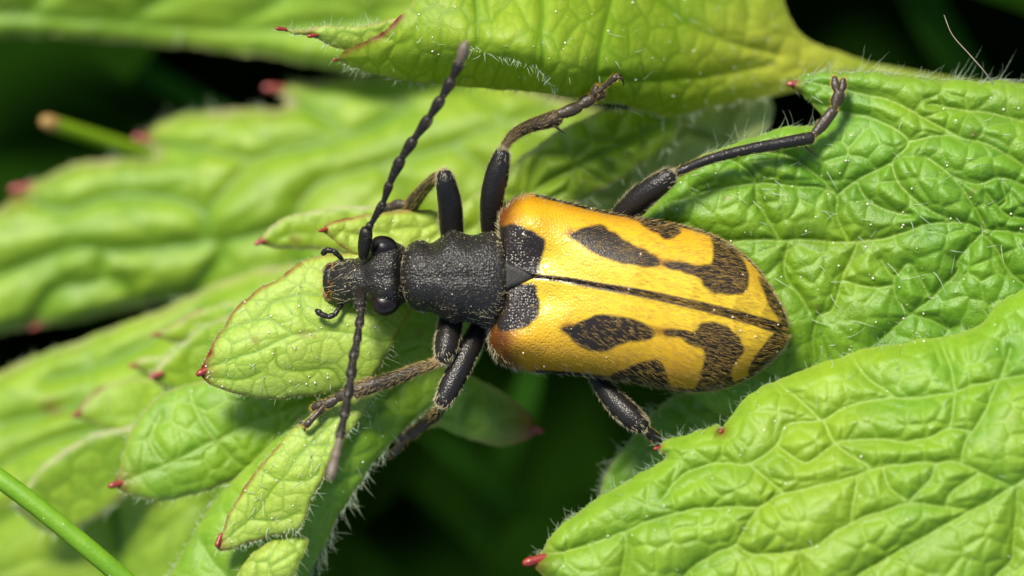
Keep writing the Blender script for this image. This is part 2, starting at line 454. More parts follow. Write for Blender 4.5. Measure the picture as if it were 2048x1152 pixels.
make_undergrowth_and_shade()

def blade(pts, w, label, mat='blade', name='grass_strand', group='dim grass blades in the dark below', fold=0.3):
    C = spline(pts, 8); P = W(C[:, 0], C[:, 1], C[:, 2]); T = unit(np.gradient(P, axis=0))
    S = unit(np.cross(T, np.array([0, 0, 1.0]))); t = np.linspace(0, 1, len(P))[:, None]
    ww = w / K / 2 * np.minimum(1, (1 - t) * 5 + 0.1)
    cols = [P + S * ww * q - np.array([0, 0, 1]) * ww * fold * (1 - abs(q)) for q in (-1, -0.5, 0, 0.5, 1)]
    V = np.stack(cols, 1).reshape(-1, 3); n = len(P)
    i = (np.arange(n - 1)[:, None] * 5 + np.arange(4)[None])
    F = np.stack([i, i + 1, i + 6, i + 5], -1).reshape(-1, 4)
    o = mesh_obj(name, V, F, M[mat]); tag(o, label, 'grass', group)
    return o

# ------------------------------------------------------------------ leaves
LEAF_GROUP = 'hairy green leaves around the beetle'

def red_tip(parent, x, y, z, ang, size, mat='tip', length=1.5):
    """gland at the end of a leaf tooth; ang in degrees, the way it points in the picture (0 right, 90 up)"""
    a = math.radians(ang); d = np.array([math.cos(a), -math.sin(a)])
    pts, rad = [], []
    for t, r in ((-1.4, 0.75), (-0.7, 0.82), (0.0, 0.86), (0.6, 0.9), (1.0, 0.66)):
        q = np.array([x, y]) + d * size * (t * 1.25 - 0.7)
        pts.append(W(q[0], q[1], z + 0.06 + 0.05 * t)); rad.append(size / K * r * 0.74)
    V, F = tube(pts, rad, 12, 3, wob=0.06)
    return mesh_obj('red_tip', V, F, M[mat], parent)

def leaf(label, pts, ctrl, mat, step=3.0, veins=(), cell=90, cell2=32, amp=0.22, amp2=0.05, w1=26, w2=9, rot=0.0, aniso=1.0,
         curl=0.14, curl_w=8, tips=(), hairs=None, edge_hairs=None, specks=0, seed=1, margin_w=7, margin_amt=0.7, red_r=30,
         name='leaf', base=None, veinw=5.0, vfade=0.0, extra=None, tip_mat='tip', v3=0.4, v2=0.75, ampv=0.12, wv=34, tilt=0.0, yellow=None, margin_red=None):
    O = outline(pts)
    O = O + np.stack([noise2(O[:, 0] + 3000, O[:, 1] + 3000, 13, seed + 41) - 0.5, noise2(O[:, 0] + 3000, O[:, 1] + 3000, 13, seed + 42) - 0.5], -1) * 4.0 + np.stack([noise2(O[:, 0] + 3000, O[:, 1] + 3000, 40, seed + 43) - 0.5, noise2(O[:, 0] + 3000, O[:, 1] + 3000, 40, seed + 44) - 0.5], -1) * 6.0
    A = O; B = np.roll(O, -1, 0)
    x0, y0 = O.min(0) - step * 2; x1, y1 = O.max(0) + step * 2
    gx = np.arange(x0, x1, step); gy = np.arange(y0, y1, step)
    GX, GY = np.meshgrid(gx, gy); sh = GX.shape; X = GX.ravel().copy(); Y = GY.ravel().copy()
    ins = inside(X, Y, O)
    D, NX, NY = seg_dist(X, Y, A, B)
    sd = np.where(ins, D, -D)
    keep = sd > -step * 0.75
    snap = keep & (sd < step * 0.45)
    X[snap] = NX[snap]; Y[snap] = NY[snap]; sd = np.where(snap, 0.0, sd); sd = np.maximum(sd, 0)
    idx = np.arange(X.size).reshape(sh); k = keep.reshape(sh)
    q = k[:-1, :-1] & k[1:, :-1] & k[:-1, 1:] & k[1:, 1:]
    F = np.stack([idx[:-1, :-1], idx[1:, :-1], idx[1:, 1:], idx[:-1, 1:]], -1)[q]
    used = np.zeros(X.size, bool); used[F.ravel()] = True
    remap = np.cumsum(used) - 1; F = remap[F]
    X, Y, sd = X[used], Y[used], sd[used]
    # relief is worked out on the whole grid, softened, then read at the kept points
    ym = O[:, 1].mean(); z0 = tps(ctrl); zf = lambda a, b: z0(a, b) + tilt * (np.asarray(b, float) - ym) / 100.0
    Z = zf(X, Y)
    gX, gY = GX.ravel(), GY.ravel()
    def arc(d, cap):
        t = np.clip(d / cap, 0, 1)
        return 1 - (1 - t) ** 2
    def soft(a, sig):
        a = a.reshape(sh); r = max(1, int(math.ceil(2.5 * sig / step))); k = np.exp(-0.5 * (np.arange(-r, r + 1) * step / sig) ** 2); k /= k.sum()
        for ax in (0, 1):
            p = np.pad(a, [(r, r) if q == ax else (0, 0) for q in (0, 1)], mode='edge'); n_ = a.shape[ax]
            a = sum(w * np.take(p, np.arange(i, i + n_), axis=ax) for i, w in enumerate(k))
        return a.ravel()
    wx = gX + 16 * (noise2(gX, gY, 60, seed + 5) - 0.5) + 6 * (noise2(gX, gY, 22, seed + 6) - 0.5)
    wy = gY + 16 * (noise2(gX, gY, 60, seed + 7) - 0.5) + 6 * (noise2(gX, gY, 22, seed + 8) - 0.5)
    c, s = math.cos(math.radians(rot)), math.sin(math.radians(rot))
    ru = (wx * c - wy * s) / aniso; rv = (wx * s + wy * c)
    e1, id1, ou, ov = cells(ru, rv, cell, seed); e2, id2, _, _ = cells(ru, rv, cell2, seed + 20)
    if len(veins):
        S0, S1 = [], []
        for v in veins:
            sp = spline(v, 6); S0.append(sp[:-1]); S1.append(sp[1:])
        dv, _, _ = seg_dist(gX + 5 * (noise2(gX, gY, 34, seed + 9) - 0.5), gY + 5 * (noise2(gX, gY, 34, seed + 10) - 0.5), np.vstack(S0), np.vstack(S1))
    else:
        dv = np.full(gX.shape, 1e4)
    e1 = np.minimum(e1, dv); e2 = np.minimum(e2, e1)
    hv = soft(arc(dv, wv), 2.4 if step < 3.5 else 7.0) if len(veins) else np.ones_like(gX)
    h1 = soft(arc(e1, w1), 1.8 if step < 3.5 else 4.0); h2 = soft(arc(e2, w2), 2.0) if step < 3.5 else np.zeros_like(gX)
    relief = ampv * hv * (len(veins) > 0) + amp * (h1 - 0.6) * (0.3 + 1.2 * noise2(gX, gY, 110, seed + 15)) * (0.7 + 0.6 * soft(id1, 5.0)) + amp2 * (h2 - 0.5)
    relief += 0.10 * (noise2(gX, gY, 150, seed + 3) - 0.5) + 0.03 * (noise2(gX, gY, 45, seed + 4) - 0.5)
    fade = np.clip(sd / 30.0, 0, 1)
    Z += relief[used] * (0.3 + 0.7 * fade)
    dv, e1, e2, id1 = dv[used], e1[used], e2[used], id1[used]
    bul = hv[used]
    Z -= curl * np.exp(-(sd / curl_w) ** 1.3)
    if extra is not None: Z += extra(X, Y, sd)
    vein = np.maximum(np.exp(-(dv / veinw) ** 2), np.maximum(v2 * np.exp(-(e1 / (veinw * 0.7)) ** 2), v3 * np.exp(-(e2 / (veinw * 0.5)) ** 2)))
    margin = margin_amt * np.exp(-(sd / margin_w) ** 2) * (0.4 + 0.9 * noise2(X, Y, 25, seed + 12))
    red = np.zeros_like(X)
    for t in tips:
        d = np.hypot(X - t[0], Y - t[1]); rr = t[4] if len(t) > 4 else red_r
        red = np.maximum(red, 0.95 * np.exp(-(d / rr) ** 1.5 * 1.3))
    if margin_red is not None:
        for mp, mw, ma in margin_red:
            S = spline(mp, 6); d, _, _ = seg_dist(X, Y, S[:-1], S[1:])
            red = np.maximum(red, ma * np.exp(-(d / mw) ** 2) * (0.5 + noise2(X, Y, 18, seed + 13)))
    tone = 0.5 * bul + 0.5 * id1
    yel = np.zeros_like(X) if yellow is None else np.clip(1.15 - np.hypot(X - yellow[0], (Y - yellow[1]) * 1.4) / yellow[2], 0, 1)
    V = W(X, Y, Z)
    if base is None: base = (X.mean(), Y.mean())
    root = empty(name, tuple(W(base[0], base[1], float(zf(base[0], base[1]))) + np.array([0, 0, -0.3])))
    tag(root, label, 'leaf', LEAF_GROUP)
    o = mesh_obj('blade', V, F[:, ::-1], M[mat], root, dict(vein=vein, margin=np.clip(margin, 0, 1), red=np.clip(red, 0, 1), tone=tone, yellow=yel))
    Nn = normals(o)
    if Nn[:, 2].mean() < 0: Nn = -Nn
    for t in tips:
        zt = float(zf(t[0], t[1])) - curl * 0.6
        red_tip(root, t[0], t[1], zt, t[2], t[3], tip_mat)
    r = np.random.default_rng(seed + 100)
    HV, HF, off = [], [], 0
    vis = (X > -150) & (X < 2200) & (Y > -150) & (Y < 1300)
    if hairs:
        n, ln, rad, dirpx = hairs
        ids = r.choice(np.flatnonzero(vis & (sd > 6)), min(n, int(vis.sum())))
        d = np.array([dirpx[0], -dirpx[1], 0.0]) + r.normal(0, 0.55, (len(ids), 3)) + Nn[ids] * 0.55
        d = unit(d); L = ln / K * r.uniform(0.45, 1.25, len(ids))
        bend = r.normal(0, 0.35, (len(ids), 3)) - np.array([0, 0, 0.25])
        v, f = hair_mesh(V[ids] - Nn[ids] * 0.01, d, L, rad / K, bend, 4); HV.append(v); HF.append(f + off); off += len(v)
    for eh in (edge_hairs or ()):
        n, ln, rad, box, dirpx = eh
        m = vis & (sd < 2.5)
        if box: m &= (X > box[0]) & (X < box[2]) & (Y > box[1]) & (Y < box[3])
        c_ = np.flatnonzero(m)
        if len(c_) == 0: continue
        ids = r.choice(c_, n)
        d = unit(np.array([dirpx[0], -dirpx[1], 0.25]) + r.normal(0, 0.4, (n, 3)))
        L = ln / K * r.uniform(0.35, 1.2, n); bend = r.normal(0, 0.6, (n, 3))
        jit = np.stack([r.normal(0, 3, n) / K, r.normal(0, 3, n) / K, np.zeros(n)], -1)
        v, f = hair_mesh(V[ids] + jit * 0.5, d, L * 0.85, rad * 0.8 / K, bend, 4); HV.append(v); HF.append(f + off); off += len(v)
    if HV: mesh_obj('hair', np.vstack(HV), np.vstack(HF), M['leaf_hair'], root, kind='stuff')
    if specks:
        ids = r.choice(np.flatnonzero(vis & (sd > 4)), specks)
        v, f = speck_mesh(V[ids] + Nn[ids] * 0.02, (0.45 + 2.2 * r.random(specks) ** 3) / K)
        mesh_obj('pollen', v, f, M['speck'], root, kind='stuff')
    return root, zf

C_ = 'c'
# A - the wrinkled leaf under the abdomen and the hind foot
A_root, A_z = leaf('broad wrinkled green leaf beneath the abdomen, one hind foot standing on its tip',
    [(1578, 168, C_), (1600, 152), (1640, 143), (1700, 143), (1770, 148), (1850, 154), (1930, 160), (2010, 163), (2100, 170), (2260, 210), (2420, 330), (2480, 520),
     (2400, 720), (2250, 830), (2080, 880), (1900, 900), (1700, 890), (1560, 870), (1440, 830), (1360, 770), (1290, 690), (1250, 600), (1240, 520), (1270, 450),
     (1304, 412), (1358, 350), (1408, 310), (1466, 288), (1520, 268), (1562, 256), (1600, 249), (1630, 246), (1656, 240, C_), (1640, 225), (1610, 198), (1590, 182)],
    [(1580, 168, -2.9), (1700, 160, -2.7), (1900, 170, -2.9), (2100, 200, -3.2), (1660, 240, -3.1), (1600, 252, -2.65), (1480, 285, -2.6), (1400, 320, -2.6), (1350, 360, -2.8), (1250, 520, -3.6), (1400, 600, -3.6),
     (1450, 480, -2.95), (1700, 487, -3.1), (1800, 330, -2.5), (1900, 400, -2.3), (2040, 300, -2.6), (1960, 460, -2.6), (1900, 560, -2.9), (1750, 620, -3.2), (1600, 650, -3.4), (1450, 750, -4.4), (1550, 850, -4.9), (2100, 600, -3.0), (2300, 500, -4.0), (2000, 850, -4.5)],
    'leaf_wrinkled', 2.5,
    veins=[[(1300, 478), (1460, 482), (1600, 480), (1715, 484), (1799, 468), (1859, 448), (1923, 444), (1971, 458), (2048, 468), (2250, 500)],
           [(1400, 385), (1452, 376), (1516, 364), (1580, 372), (1667, 384), (1671, 432), (1695, 478)], [(1440, 310), (1492, 336), (1508, 360), (1516, 400), (1540, 448), (1560, 480)], [(1500, 300), (1580, 316), (1620, 340), (1667, 380)],
           [(1600, 200), (1690, 225), (1763, 244), (1819, 284), (1787, 320), (1799, 368), (1859, 420), (1920, 443)], [(1819, 284), (1879, 272), (1971, 288), (2011, 308), (2080, 350), (2200, 420)], [(1620, 165), (1699, 182), (1790, 205), (1862, 245), (1920, 276)],
           [(1851, 312), (1907, 356), (1939, 400), (1971, 452)], [(1907, 352), (1950, 368), (2003, 356), (2060, 375)], [(1971, 384), (1995, 416), (2015, 432), (2070, 440)], [(2003, 360), (2011, 400), (1995, 416)], [(1860, 210), (1960, 225), (2060, 250), (2160, 300)],
           [(1576, 484), (1568, 544), (1604, 599), (1619, 623)], [(1715, 488), (1683, 559), (1663, 619), (1631, 640), (1627, 740)], [(1967, 460), (1915, 520), (1915, 544), (1859, 599), (1819, 630), (1760, 680)],
           [(1787, 551), (1791, 591), (1815, 623), (1859, 639), (1899, 659)], [(1763, 520), (1787, 550), (1819, 527), (1855, 583)], [(1671, 392), (1715, 360), (1787, 324)], [(1715, 360), (1735, 400), (1771, 420), (1820, 430)], [(1963, 464), (1991, 495), (2019, 543), (2060, 580)], [(1460, 482), (1480, 560), (1500, 640)], [(1683, 559), (1740, 575), (1787, 570)]],
    cell=46, cell2=17, amp=0.10, amp2=0.018, w1=18, w2=7, v2=0.6, v3=0.25, ampv=0.32, wv=56, tilt=0.12, veinw=3.2, tips=[(1582, 168, 185, 9.5, 22)], tip_mat='tip_pink', curl=0.22,
    hairs=(260, 44, 0.75, (0.8, 0.25)), edge_hairs=[(200, 36, 0.65, (1585, 130, 2100, 180), (0.7, -0.3)), (50, 36, 0.65, (1400, 240, 1640, 330), (0.5, -0.4))], specks=420, seed=3, margin_amt=0.5, base=(2300, 620), red_r=24)

# B - the leaf in the lower corner, nearer than the rest
B_root, B_z = leaf('large blistered green leaf in the lower corner, long red tip pointing to the dark gap',
    [(1062, 1124, C_), (1085, 1098), (1102, 1068), (1169, 1012), (1210, 985), (1256, 962), (1290, 938), (1330, 915), (1312, 897, C_), (1330, 877), (1379, 868), (1436, 850), (1441, 862, C_),
     (1461, 833), (1491, 797), (1553, 761), (1614, 738), (1680, 713), (1749, 694), (1827, 682), (1905, 668), (1955, 650), (1990, 612), (2025, 588), (2060, 572), (2160, 560), (2300, 600), (2450, 760), (2500, 960),
     (2420, 1160), (2200, 1320), (1900, 1380), (1500, 1340), (1250, 1250), (1110, 1170), (1075, 1140)],
    [(1062, 1124, 0.3), (1256, 966, 0.4), (1312, 896, 0.2), (1441, 860, 0.45), (1614, 738, 0.2), (1827, 682, 0.3), (2040, 580, -0.2), (1300, 1060, 1.0), (1500, 1000, 1.35), (1700, 900, 1.4), (1900, 800, 1.4),
     (2048, 760, 1.3), (1600, 1120, 1.6), (1850, 1050, 1.8), (2048, 960, 1.7), (1300, 1200, 0.6), (1900, 1250, 1.2), (2300, 900, 0.8)],
    'leaf_soft', 2.6,
    veins=[[(1075, 1115), (1155, 1097), (1256, 1059), (1351, 1025), (1424, 1017), (1518, 1013), (1563, 990), (1715, 951), (1766, 935), (1828, 927), (1921, 927), (1973, 951), (2025, 974)],
           [(1328, 990), (1377, 944), (1435, 927), (1498, 930), (1556, 887), (1573, 851), (1644, 840), (1705, 812), (1789, 796), (1834, 796), (1908, 783), (2048, 750), (2200, 720)], [(1640, 1200), (1715, 1151), (1795, 1103), (1876, 1058), (1973, 1006), (2025, 974), (2080, 945), (2300, 860)],
           [(2035, 978), (2031, 1038), (2022, 1119), (1983, 1160), (1960, 1230)], [(1921, 927), (1931, 883), (1957, 845), (1992, 775), (2020, 700)], [(1644, 841), (1676, 890), (1737, 935)], [(1501, 932), (1553, 974), (1566, 988)], [(1556, 890), (1589, 919), (1621, 925), (1669, 887)],
           [(1518, 1013), (1472, 1086), (1429, 1105), (1380, 1140), (1330, 1200)], [(1472, 1087), (1508, 1109), (1598, 1100), (1644, 1084), (1692, 1051), (1757, 1025), (1821, 1006), (1886, 1013), (1930, 1020)],
           [(1715, 954), (1705, 1006), (1700, 1045)], [(1766, 938), (1779, 974), (1818, 1003)], [(1870, 930), (1857, 961), (1821, 1000)], [(1954, 945), (1902, 987), (1890, 1010)], [(1598, 1103), (1605, 1160), (1590, 1230)], [(1682, 880), (1747, 877), (1812, 883), (1867, 874), (1896, 857), (1945, 862)], [(1908, 786), (1902, 832), (1896, 857)],
           [(1250, 1062), (1253, 1102), (1240, 1160)], [(1560, 770), (1600, 800), (1640, 838)], [(1700, 712), (1740, 760), (1789, 794)], [(1880, 680), (1900, 730), (1908, 780)]],
    cell=42, cell2=17, amp=0.095, amp2=0.016, w1=18, w2=7, v2=0.5, v3=0.2, ampv=0.34, wv=58, tilt=0.12, tips=[(1058, 1124, 195, 15, 38), (1312, 897, 195, 6, 14), (1442, 863, 215, 5, 12)], curl=0.28, curl_w=14,
    hairs=(110, 22, 0.8, (0.15, -0.35)), edge_hairs=[(190, 18, 0.6, (1060, 840, 1460, 1120), (-0.35, -0.5)), (120, 16, 0.6, (1440, 560, 2060, 860), (-0.2, -0.5))], specks=150, seed=11, margin_amt=0.35, base=(2400, 1000), veinw=6)

# C - the leaf in shadow below the abdomen
leaf('dark shaded leaf below the abdomen, half hidden behind the blistered corner leaf',
    [(1200, 985, C_), (1212, 950), (1240, 905), (1275, 860), (1310, 820), (1350, 790), (1420, 770), (1520, 740), (1620, 720), (1760, 740), (1800, 850), (1720, 960), (1560, 1040), (1380, 1060), (1250, 1030)],
    [(1200, 985, -5.2), (1350, 790, -5.0), (1620, 740, -5.4), (1450, 880, -4.7), (1700, 950, -5.6), (1300, 1000, -5.4)], 'leaf_wrinkled', 4.0,
    cell=80, cell2=30, amp=0.25, amp2=0.05, seed=21, hairs=(70, 22, 0.9, (-0.5, -0.5)), edge_hairs=[(90, 24, 0.9, (1190, 780, 1360, 1000), (-0.5, -0.4))], base=(1700, 900))

# D - the folded leaf above the beetle
D_root, D_z = leaf('folded bright leaf above the beetle, reddened margin and yellow stalk joint',
    [(668, 121, C_), (680, 108), (700, 96), (735, 80), (765, 66), (795, 40), (822, 8), (835, -40), (860, -160), (980, -330), (1180, -420), (1380, -380), (1500, -240), (1560, -80), (1572, 0), (1583, 42), (1606, 70), (1650, 94), (1745, 128), (1745, 158), (1665, 172), (1605, 182), (1558, 191), (1518, 199), (1485, 206), (1425, 213), (1375, 226), (1325, 234), (1290, 222), (1240, 212), (1190, 205), (1140, 196), (1094, 186), (1019, 182), (969, 178), (910, 172), (851, 168), (805, 161), (750, 148), (703, 134)],
    [(668, 121, -2.6), (740, 80, -1.9), (820, 20, -1.7), (935, 92, -1.35), (1000, 109, -1.35), (1047, 121, -1.4), (1086, 144, -1.7), (1120, 178, -2.4), (1180, 192, -3.2), (850, 120, -2.1), (800, 158, -3.0), (851, 167, -3.3), (910, 171, -3.5), (969, 176, -3.7), (1019, 180, -3.8), (1080, 185, -3.7), (920, 130, -2.2), (1000, 145, -2.7), (1050, 160, -2.9),
     (1250, 150, -3.0), (1325, 230, -5.6), (1425, 210, -7.0), (1525, 178, -8.2), (1600, 90, -8.4), (1600, 165, -8.8), (1740, 142, -10), (1450, 100, -6.6), (1300, 60, -4.4), (1150, 60, -2.0), (1000, 20, -1.75), (1100, -200, -4.2), (1400, -150, -7.0), (1540, 0, -7.4)],
    'leaf_yellow', 3.0, veins=[[(1086, -200), (1086, 0), (1084, 60), (1086, 130)], [(953, -150), (953, 0), (957, 86)], [(1240, -150), (1220, 0), (1200, 100), (1190, 190)], [(1560, 110), (1480, 90), (1380, 50), (1280, -40)], [(1540, 130), (1430, 150), (1300, 160), (1200, 150)], [(1500, 40), (1460, -80), (1400, -200)]],
    cell=46, cell2=20, amp=0.06, amp2=0.012, w1=18, w2=8, ampv=0.16, wv=36, rot=80, aniso=1.4, curl=0.04, tips=[(669, 120, 200, 4.5, 12)],
    hairs=(130, 24, 0.6, (0.1, 0.5)), edge_hairs=[(150, 22, 0.5, (660, 110, 1140, 215), (-0.5, 0.35)), (90, 26, 0.6, (1140, 150, 1540, 240), (0.1, 0.8))], specks=140, yellow=(1585, 125, 210), seed=31, base=(1600, 110), margin_amt=0.3,
    margin_red=[([(690, 103), (735, 80), (765, 66), (800, 32)], 9, 0.8)])
# ridge hairs of the fold, and the stalk that carries the leaf
def more_hair(root, path, n, ln, dirpx, rad=0.9, spread=4, mat='leaf_hair', seed=5, up=0.35, zoff=0.0):
    r = np.random.default_rng(seed); S = spline(path, 12); ids = r.integers(0, len(S), n)
    P = S[ids] + np.stack([r.normal(0, spread, n), r.normal(0, spread, n), np.zeros(n)], -1)
    R = W(P[:, 0], P[:, 1], P[:, 2] + zoff); d = unit(np.array([dirpx[0], -dirpx[1], up]) + r.normal(0, 0.4, (n, 3)))
    v, f = hair_mesh(R, d, ln / K * r.uniform(0.4, 1.25, n), rad / K, r.normal(0, 0.3, (n, 3)), 4)
    return mesh_obj('hair', v, f, M[mat], root, kind='stuff')
more_hair(D_root, [(934, 90, -1.3), (1000, 109, -1.3), (1047, 121, -1.35), (1086, 144, -1.7), (1110, 172, -2.3), (1180, 194, -3.2)], 130, 18, (0.1, 0.8), rad=0.55)
V, F = tube(W(np.array([1640, 1690, 1760, 1880, 2100]), np.array([133, 138, 144, 165, 200]), np.array([-9.3, -9.7, -10.3, -12, -16])), np.array([14, 17, 15, 14, 14]) / K, 16, 6, 0.7)
mesh_obj('stalk', V, F, plain_mat('stalk_yellow', (0.33, 0.36, 0.06), 0.45, 0.4, 0.3, c2=(0.22, 0.31, 0.04), nscale=1.0), D_root)

# D2 - small lobe with two red points beside it
leaf('narrow lobe with two dark red points beside the folded leaf',
    [(560, 58, C_), (600, 58), (640, 52), (700, 52), (780, 40), (840, 30), (850, 90), (780, 120), (700, 100), (660, 92), (632, 78), (618, 72, C_), (600, 70), (578, 66)],
    [(555, 58, -2.2), (620, 70, -2.3), (700, 70, -2.4), (840, 60, -2.9), (700, 100, -2.6)], 'leaf_pale', 3.0, cell=40, cell2=18, amp=0.08, amp2=0.03, curl=0.12,
    tips=[(556, 57, 172, 6.5, 14), (620, 72, 190, 6.5, 12)], edge_hairs=[(60, 18, 0.8, (560, 30, 760, 75), (-0.2, -0.6)), (26, 26, 0.9, (560, 66, 720, 120), (-0.3, 0.7))], seed=41, base=(840, 60), margin_w=4)

# E - far leaf across the top
leaf('pale blurred leaf filling the far upper corner above the dark gap',
    [(-220, 30), (-100, 70), (0, 76), (100, 74), (200, 84), (350, 92), (450, 104), (550, 118), (650, 138), (760, 140), (880, 60), (900, -60), (800, -180), (500, -260), (100, -240), (-160, -120)],
    [(0, 40, -17.0), (300, 50, -17.0), (650, 100, -15.0), (100, -100, -16.0), (700, -50, -14.0), (350, -150, -15.0)], 'leaf_far', 5.0,
    veins=[[(-100, 20), (200, 40), (450, 60), (760, 40)], [(250, 45), (350, -20), (420, -120)], [(450, 60), (560, 0), (640, -100)], [(60, 30), (120, -60)]],
    cell=120, cell2=60, amp=0.12, amp2=0.0, w1=40, aniso=2.0, ampv=0.45, wv=80, tilt=0.45, v2=0.2, seed=51, base=(860, -60), hairs=(80, 30, 1.2, (0, 0.5)), curl=0.4, curl_w=25)

# F - far toothed leaf at the left
F_root, F_z = leaf('big blurred toothed leaf behind the raised antenna, three red points on its upper edge',
    [(30, 378, C_), (60, 366), (110, 344), (160, 325), (200, 320), (250, 318), (312, 312), (276, 276, C_), (310, 254), (350, 235), (400, 222), (450, 218), (520, 220), (580, 208), (536, 176, C_), (570, 168), (640, 160), (720, 152), (820, 140), (960, 150), (1100, 190), (1240, 230), (1340, 270), (1330, 340),
     (1250, 400), (1150, 450), (1000, 500), (860, 540), (740, 560), (600, 580), (450, 600), (330, 608), (260, 620), (200, 632), (130, 650), (66, 656, C_), (20, 664), (-60, 668), (-200, 640), (-260, 560), (-180, 480), (-60, 440), (0, 416)],
    [(30, 378, -16.0), (276, 276, -16.0), (536, 176, -15.5), (-200, 560, -16.5), (200, 480, -15.7), (450, 420, -15.1), (700, 350, -14.7), (900, 280, -14.3), (1000, 230, -14.1), (1200, 280, -14.5), (1330, 300, -15.0), (66, 656, -17.3), (350, 590, -16.7), (750, 540, -15.7), (1000, 480, -15.5), (900, 170, -15.1)],
    'leaf_far', 5.0,
    veins=[[(-150, 580), (0, 550), (69, 522), (152, 497), (221, 500), (294, 500), (368, 490), (428, 481), (506, 470), (575, 444), (640, 370), (760, 330), (900, 290), (1000, 250), (1100, 215)], [(414, 478), (414, 426), (460, 371), (506, 320), (598, 297), (700, 274), (800, 230)], [(414, 426), (359, 398), (276, 389), (207, 398), (120, 420), (30, 385)], [(202, 505), (202, 550), (184, 564), (115, 578), (66, 650)],
           [(451, 485), (414, 555), (368, 596), (294, 605)], [(221, 555), (258, 573), (276, 612)], [(640, 360), (598, 408), (593, 440)], [(506, 320), (400, 300), (290, 282)], [(700, 274), (620, 220), (545, 180)], [(760, 330), (830, 420), (860, 538)], [(900, 290), (1000, 360), (1060, 460)], [(930, 180), (990, 225), (1060, 290), (1100, 350)], [(575, 444), (600, 510), (600, 575)]],
    cell=90, cell2=60, amp=0.12, amp2=0.0, w1=40, rot=15, aniso=1.6, ampv=0.45, wv=60, tilt=0.5, v2=0.5, seed=61, tips=[(30, 378, 190, 15, 34), (276, 276, 175, 13, 30), (537, 176, 178, 13, 30), (66, 656, 200, 7, 14)], tip_mat='tip_pink', base=(1330, 300), curl=0.35, curl_w=20, margin_w=16, margin_amt=0.8, veinw=9,
    edge_hairs=[(80, 24, 1.2, (20, 150, 760, 380), (0, -0.6))])

# G - far leaf in the lower left with little folded teeth
leaf('blurred leaf with small folded teeth spreading behind the bright stalk in the lower corner',
    [(-250, 860), (-100, 790), (0, 742), (60, 715), (130, 690), (200, 665), (270, 638), (350, 606), (450, 560), (560, 530), (680, 540), (700, 640), (640, 760), (600, 880), (540, 1000), (480, 1080), (400, 1140), (330, 1240), (150, 1330), (-100, 1300), (-260, 1120)],
    [(-200, 950, -13.5), (0, 745, -12.8), (270, 640, -11.8), (560, 540, -10.0), (300, 850, -10.8), (100, 950, -11.6), (450, 900, -10.4), (300, 1150, -12.0), (0, 1200, -13.0)], 'leaf_far', 5.0,
    veins=[[(-150, 1120), (60, 1010), (200, 930), (330, 840), (470, 720), (600, 580)], [(0, 850), (130, 820), (300, 770), (400, 690)], [(-100, 1000), (60, 900), (200, 860), (330, 840)], [(200, 930), (230, 1030), (240, 1150)], [(330, 840), (420, 930), (440, 1050)], [(100, 760), (250, 710), (400, 620)]],
    cell=110, cell2=60, amp=0.12, amp2=0.0, w1=40, rot=30, aniso=2.2, ampv=0.5, wv=75, tilt=0.3, v2=0.2, seed=71, base=(600, 560), curl=0.4, curl_w=22, veinw=9, margin_w=14,
    edge_hairs=[(60, 26, 1.2, None, (-0.3, -0.5))], margin_red=[([(98, 812), (108, 818)], 15, 0.6)])
def lobe(label, pts, ctrl, mat='leaf_soft', **kw):
    a = dict(tilt=0.45, step=4.0, cell=46, cell2=20, amp=0.07, amp2=0.01, w1=18, curl=0.14, curl_w=7, margin_w=6, margin_amt=0.9)
    a.update(kw); st = a.pop('step')
    return leaf(label, pts, ctrl, mat, st, **a)
lobe('folded leaf tooth with a pink bead, between the blurred leaf and the big pointed leaflet',
     [(300, 752, C_), (315, 735), (345, 700), (370, 680), (400, 655), (440, 635), (500, 620), (560, 640), (520, 720), (440, 770), (380, 790), (330, 775)],
     [(300, 752, -7.6), (400, 655, -7.5), (500, 650, -7.0), (400, 760, -8.2)], 'leaf_far', tips=[(305, 753, 200, 8.5, 13)], tip_mat='tip_pink', seed=81, base=(520, 680),
     edge_hairs=[(50, 18, 1.0, (300, 610, 500, 755), (-0.4, -0.4))])
lobe('blurred small tooth with orange point low beside the grey fold edge',
     [(148, 832, C_), (170, 800), (200, 775), (240, 760), (290, 755), (340, 770), (360, 830), (300, 860), (240, 870), (190, 850)],
     [(148, 832, -9.2), (240, 760, -9.0), (340, 800, -8.2), (240, 870, -9.4)], 'leaf_far', tips=[(148, 831, 215, 7, 14)], tip_mat='tip_pink', seed=83, base=(350, 820), margin_red=[([(152, 822), (175, 795), (205, 773)], 7, 0.6)])
lobe('curled pale fold with whitish edge reaching down behind the stalk',
     [(20, 1010, C_), (50, 970), (90, 930), (140, 890), (190, 865), (240, 855), (300, 840), (340, 860), (300, 940), (230, 1010), (150, 1060), (80, 1060)],
     [(20, 1010, -8.8), (140, 890, -8.2), (300, 850, -7.8), (230, 1000, -9.2), (80, 1050, -9.6)], 'leaf_far', seed=85, base=(320, 880), margin_amt=1.0, margin_w=10,
     edge_hairs=[(70, 24, 1.1, None, (-0.2, 0.5))])
lobe('blurred tiny tooth with orange point in front of the toothed leaf',
     [(262, 733, C_), (285, 718), (320, 712), (360, 715), (380, 740), (340, 755), (300, 752)],
     [(262, 733, -8.8), (330, 715, -8.6), (340, 752, -8.9)], 'leaf_far', tips=[(262, 732, 180, 6, 13)], tip_mat='tip_pink', seed=87, base=(375, 735))
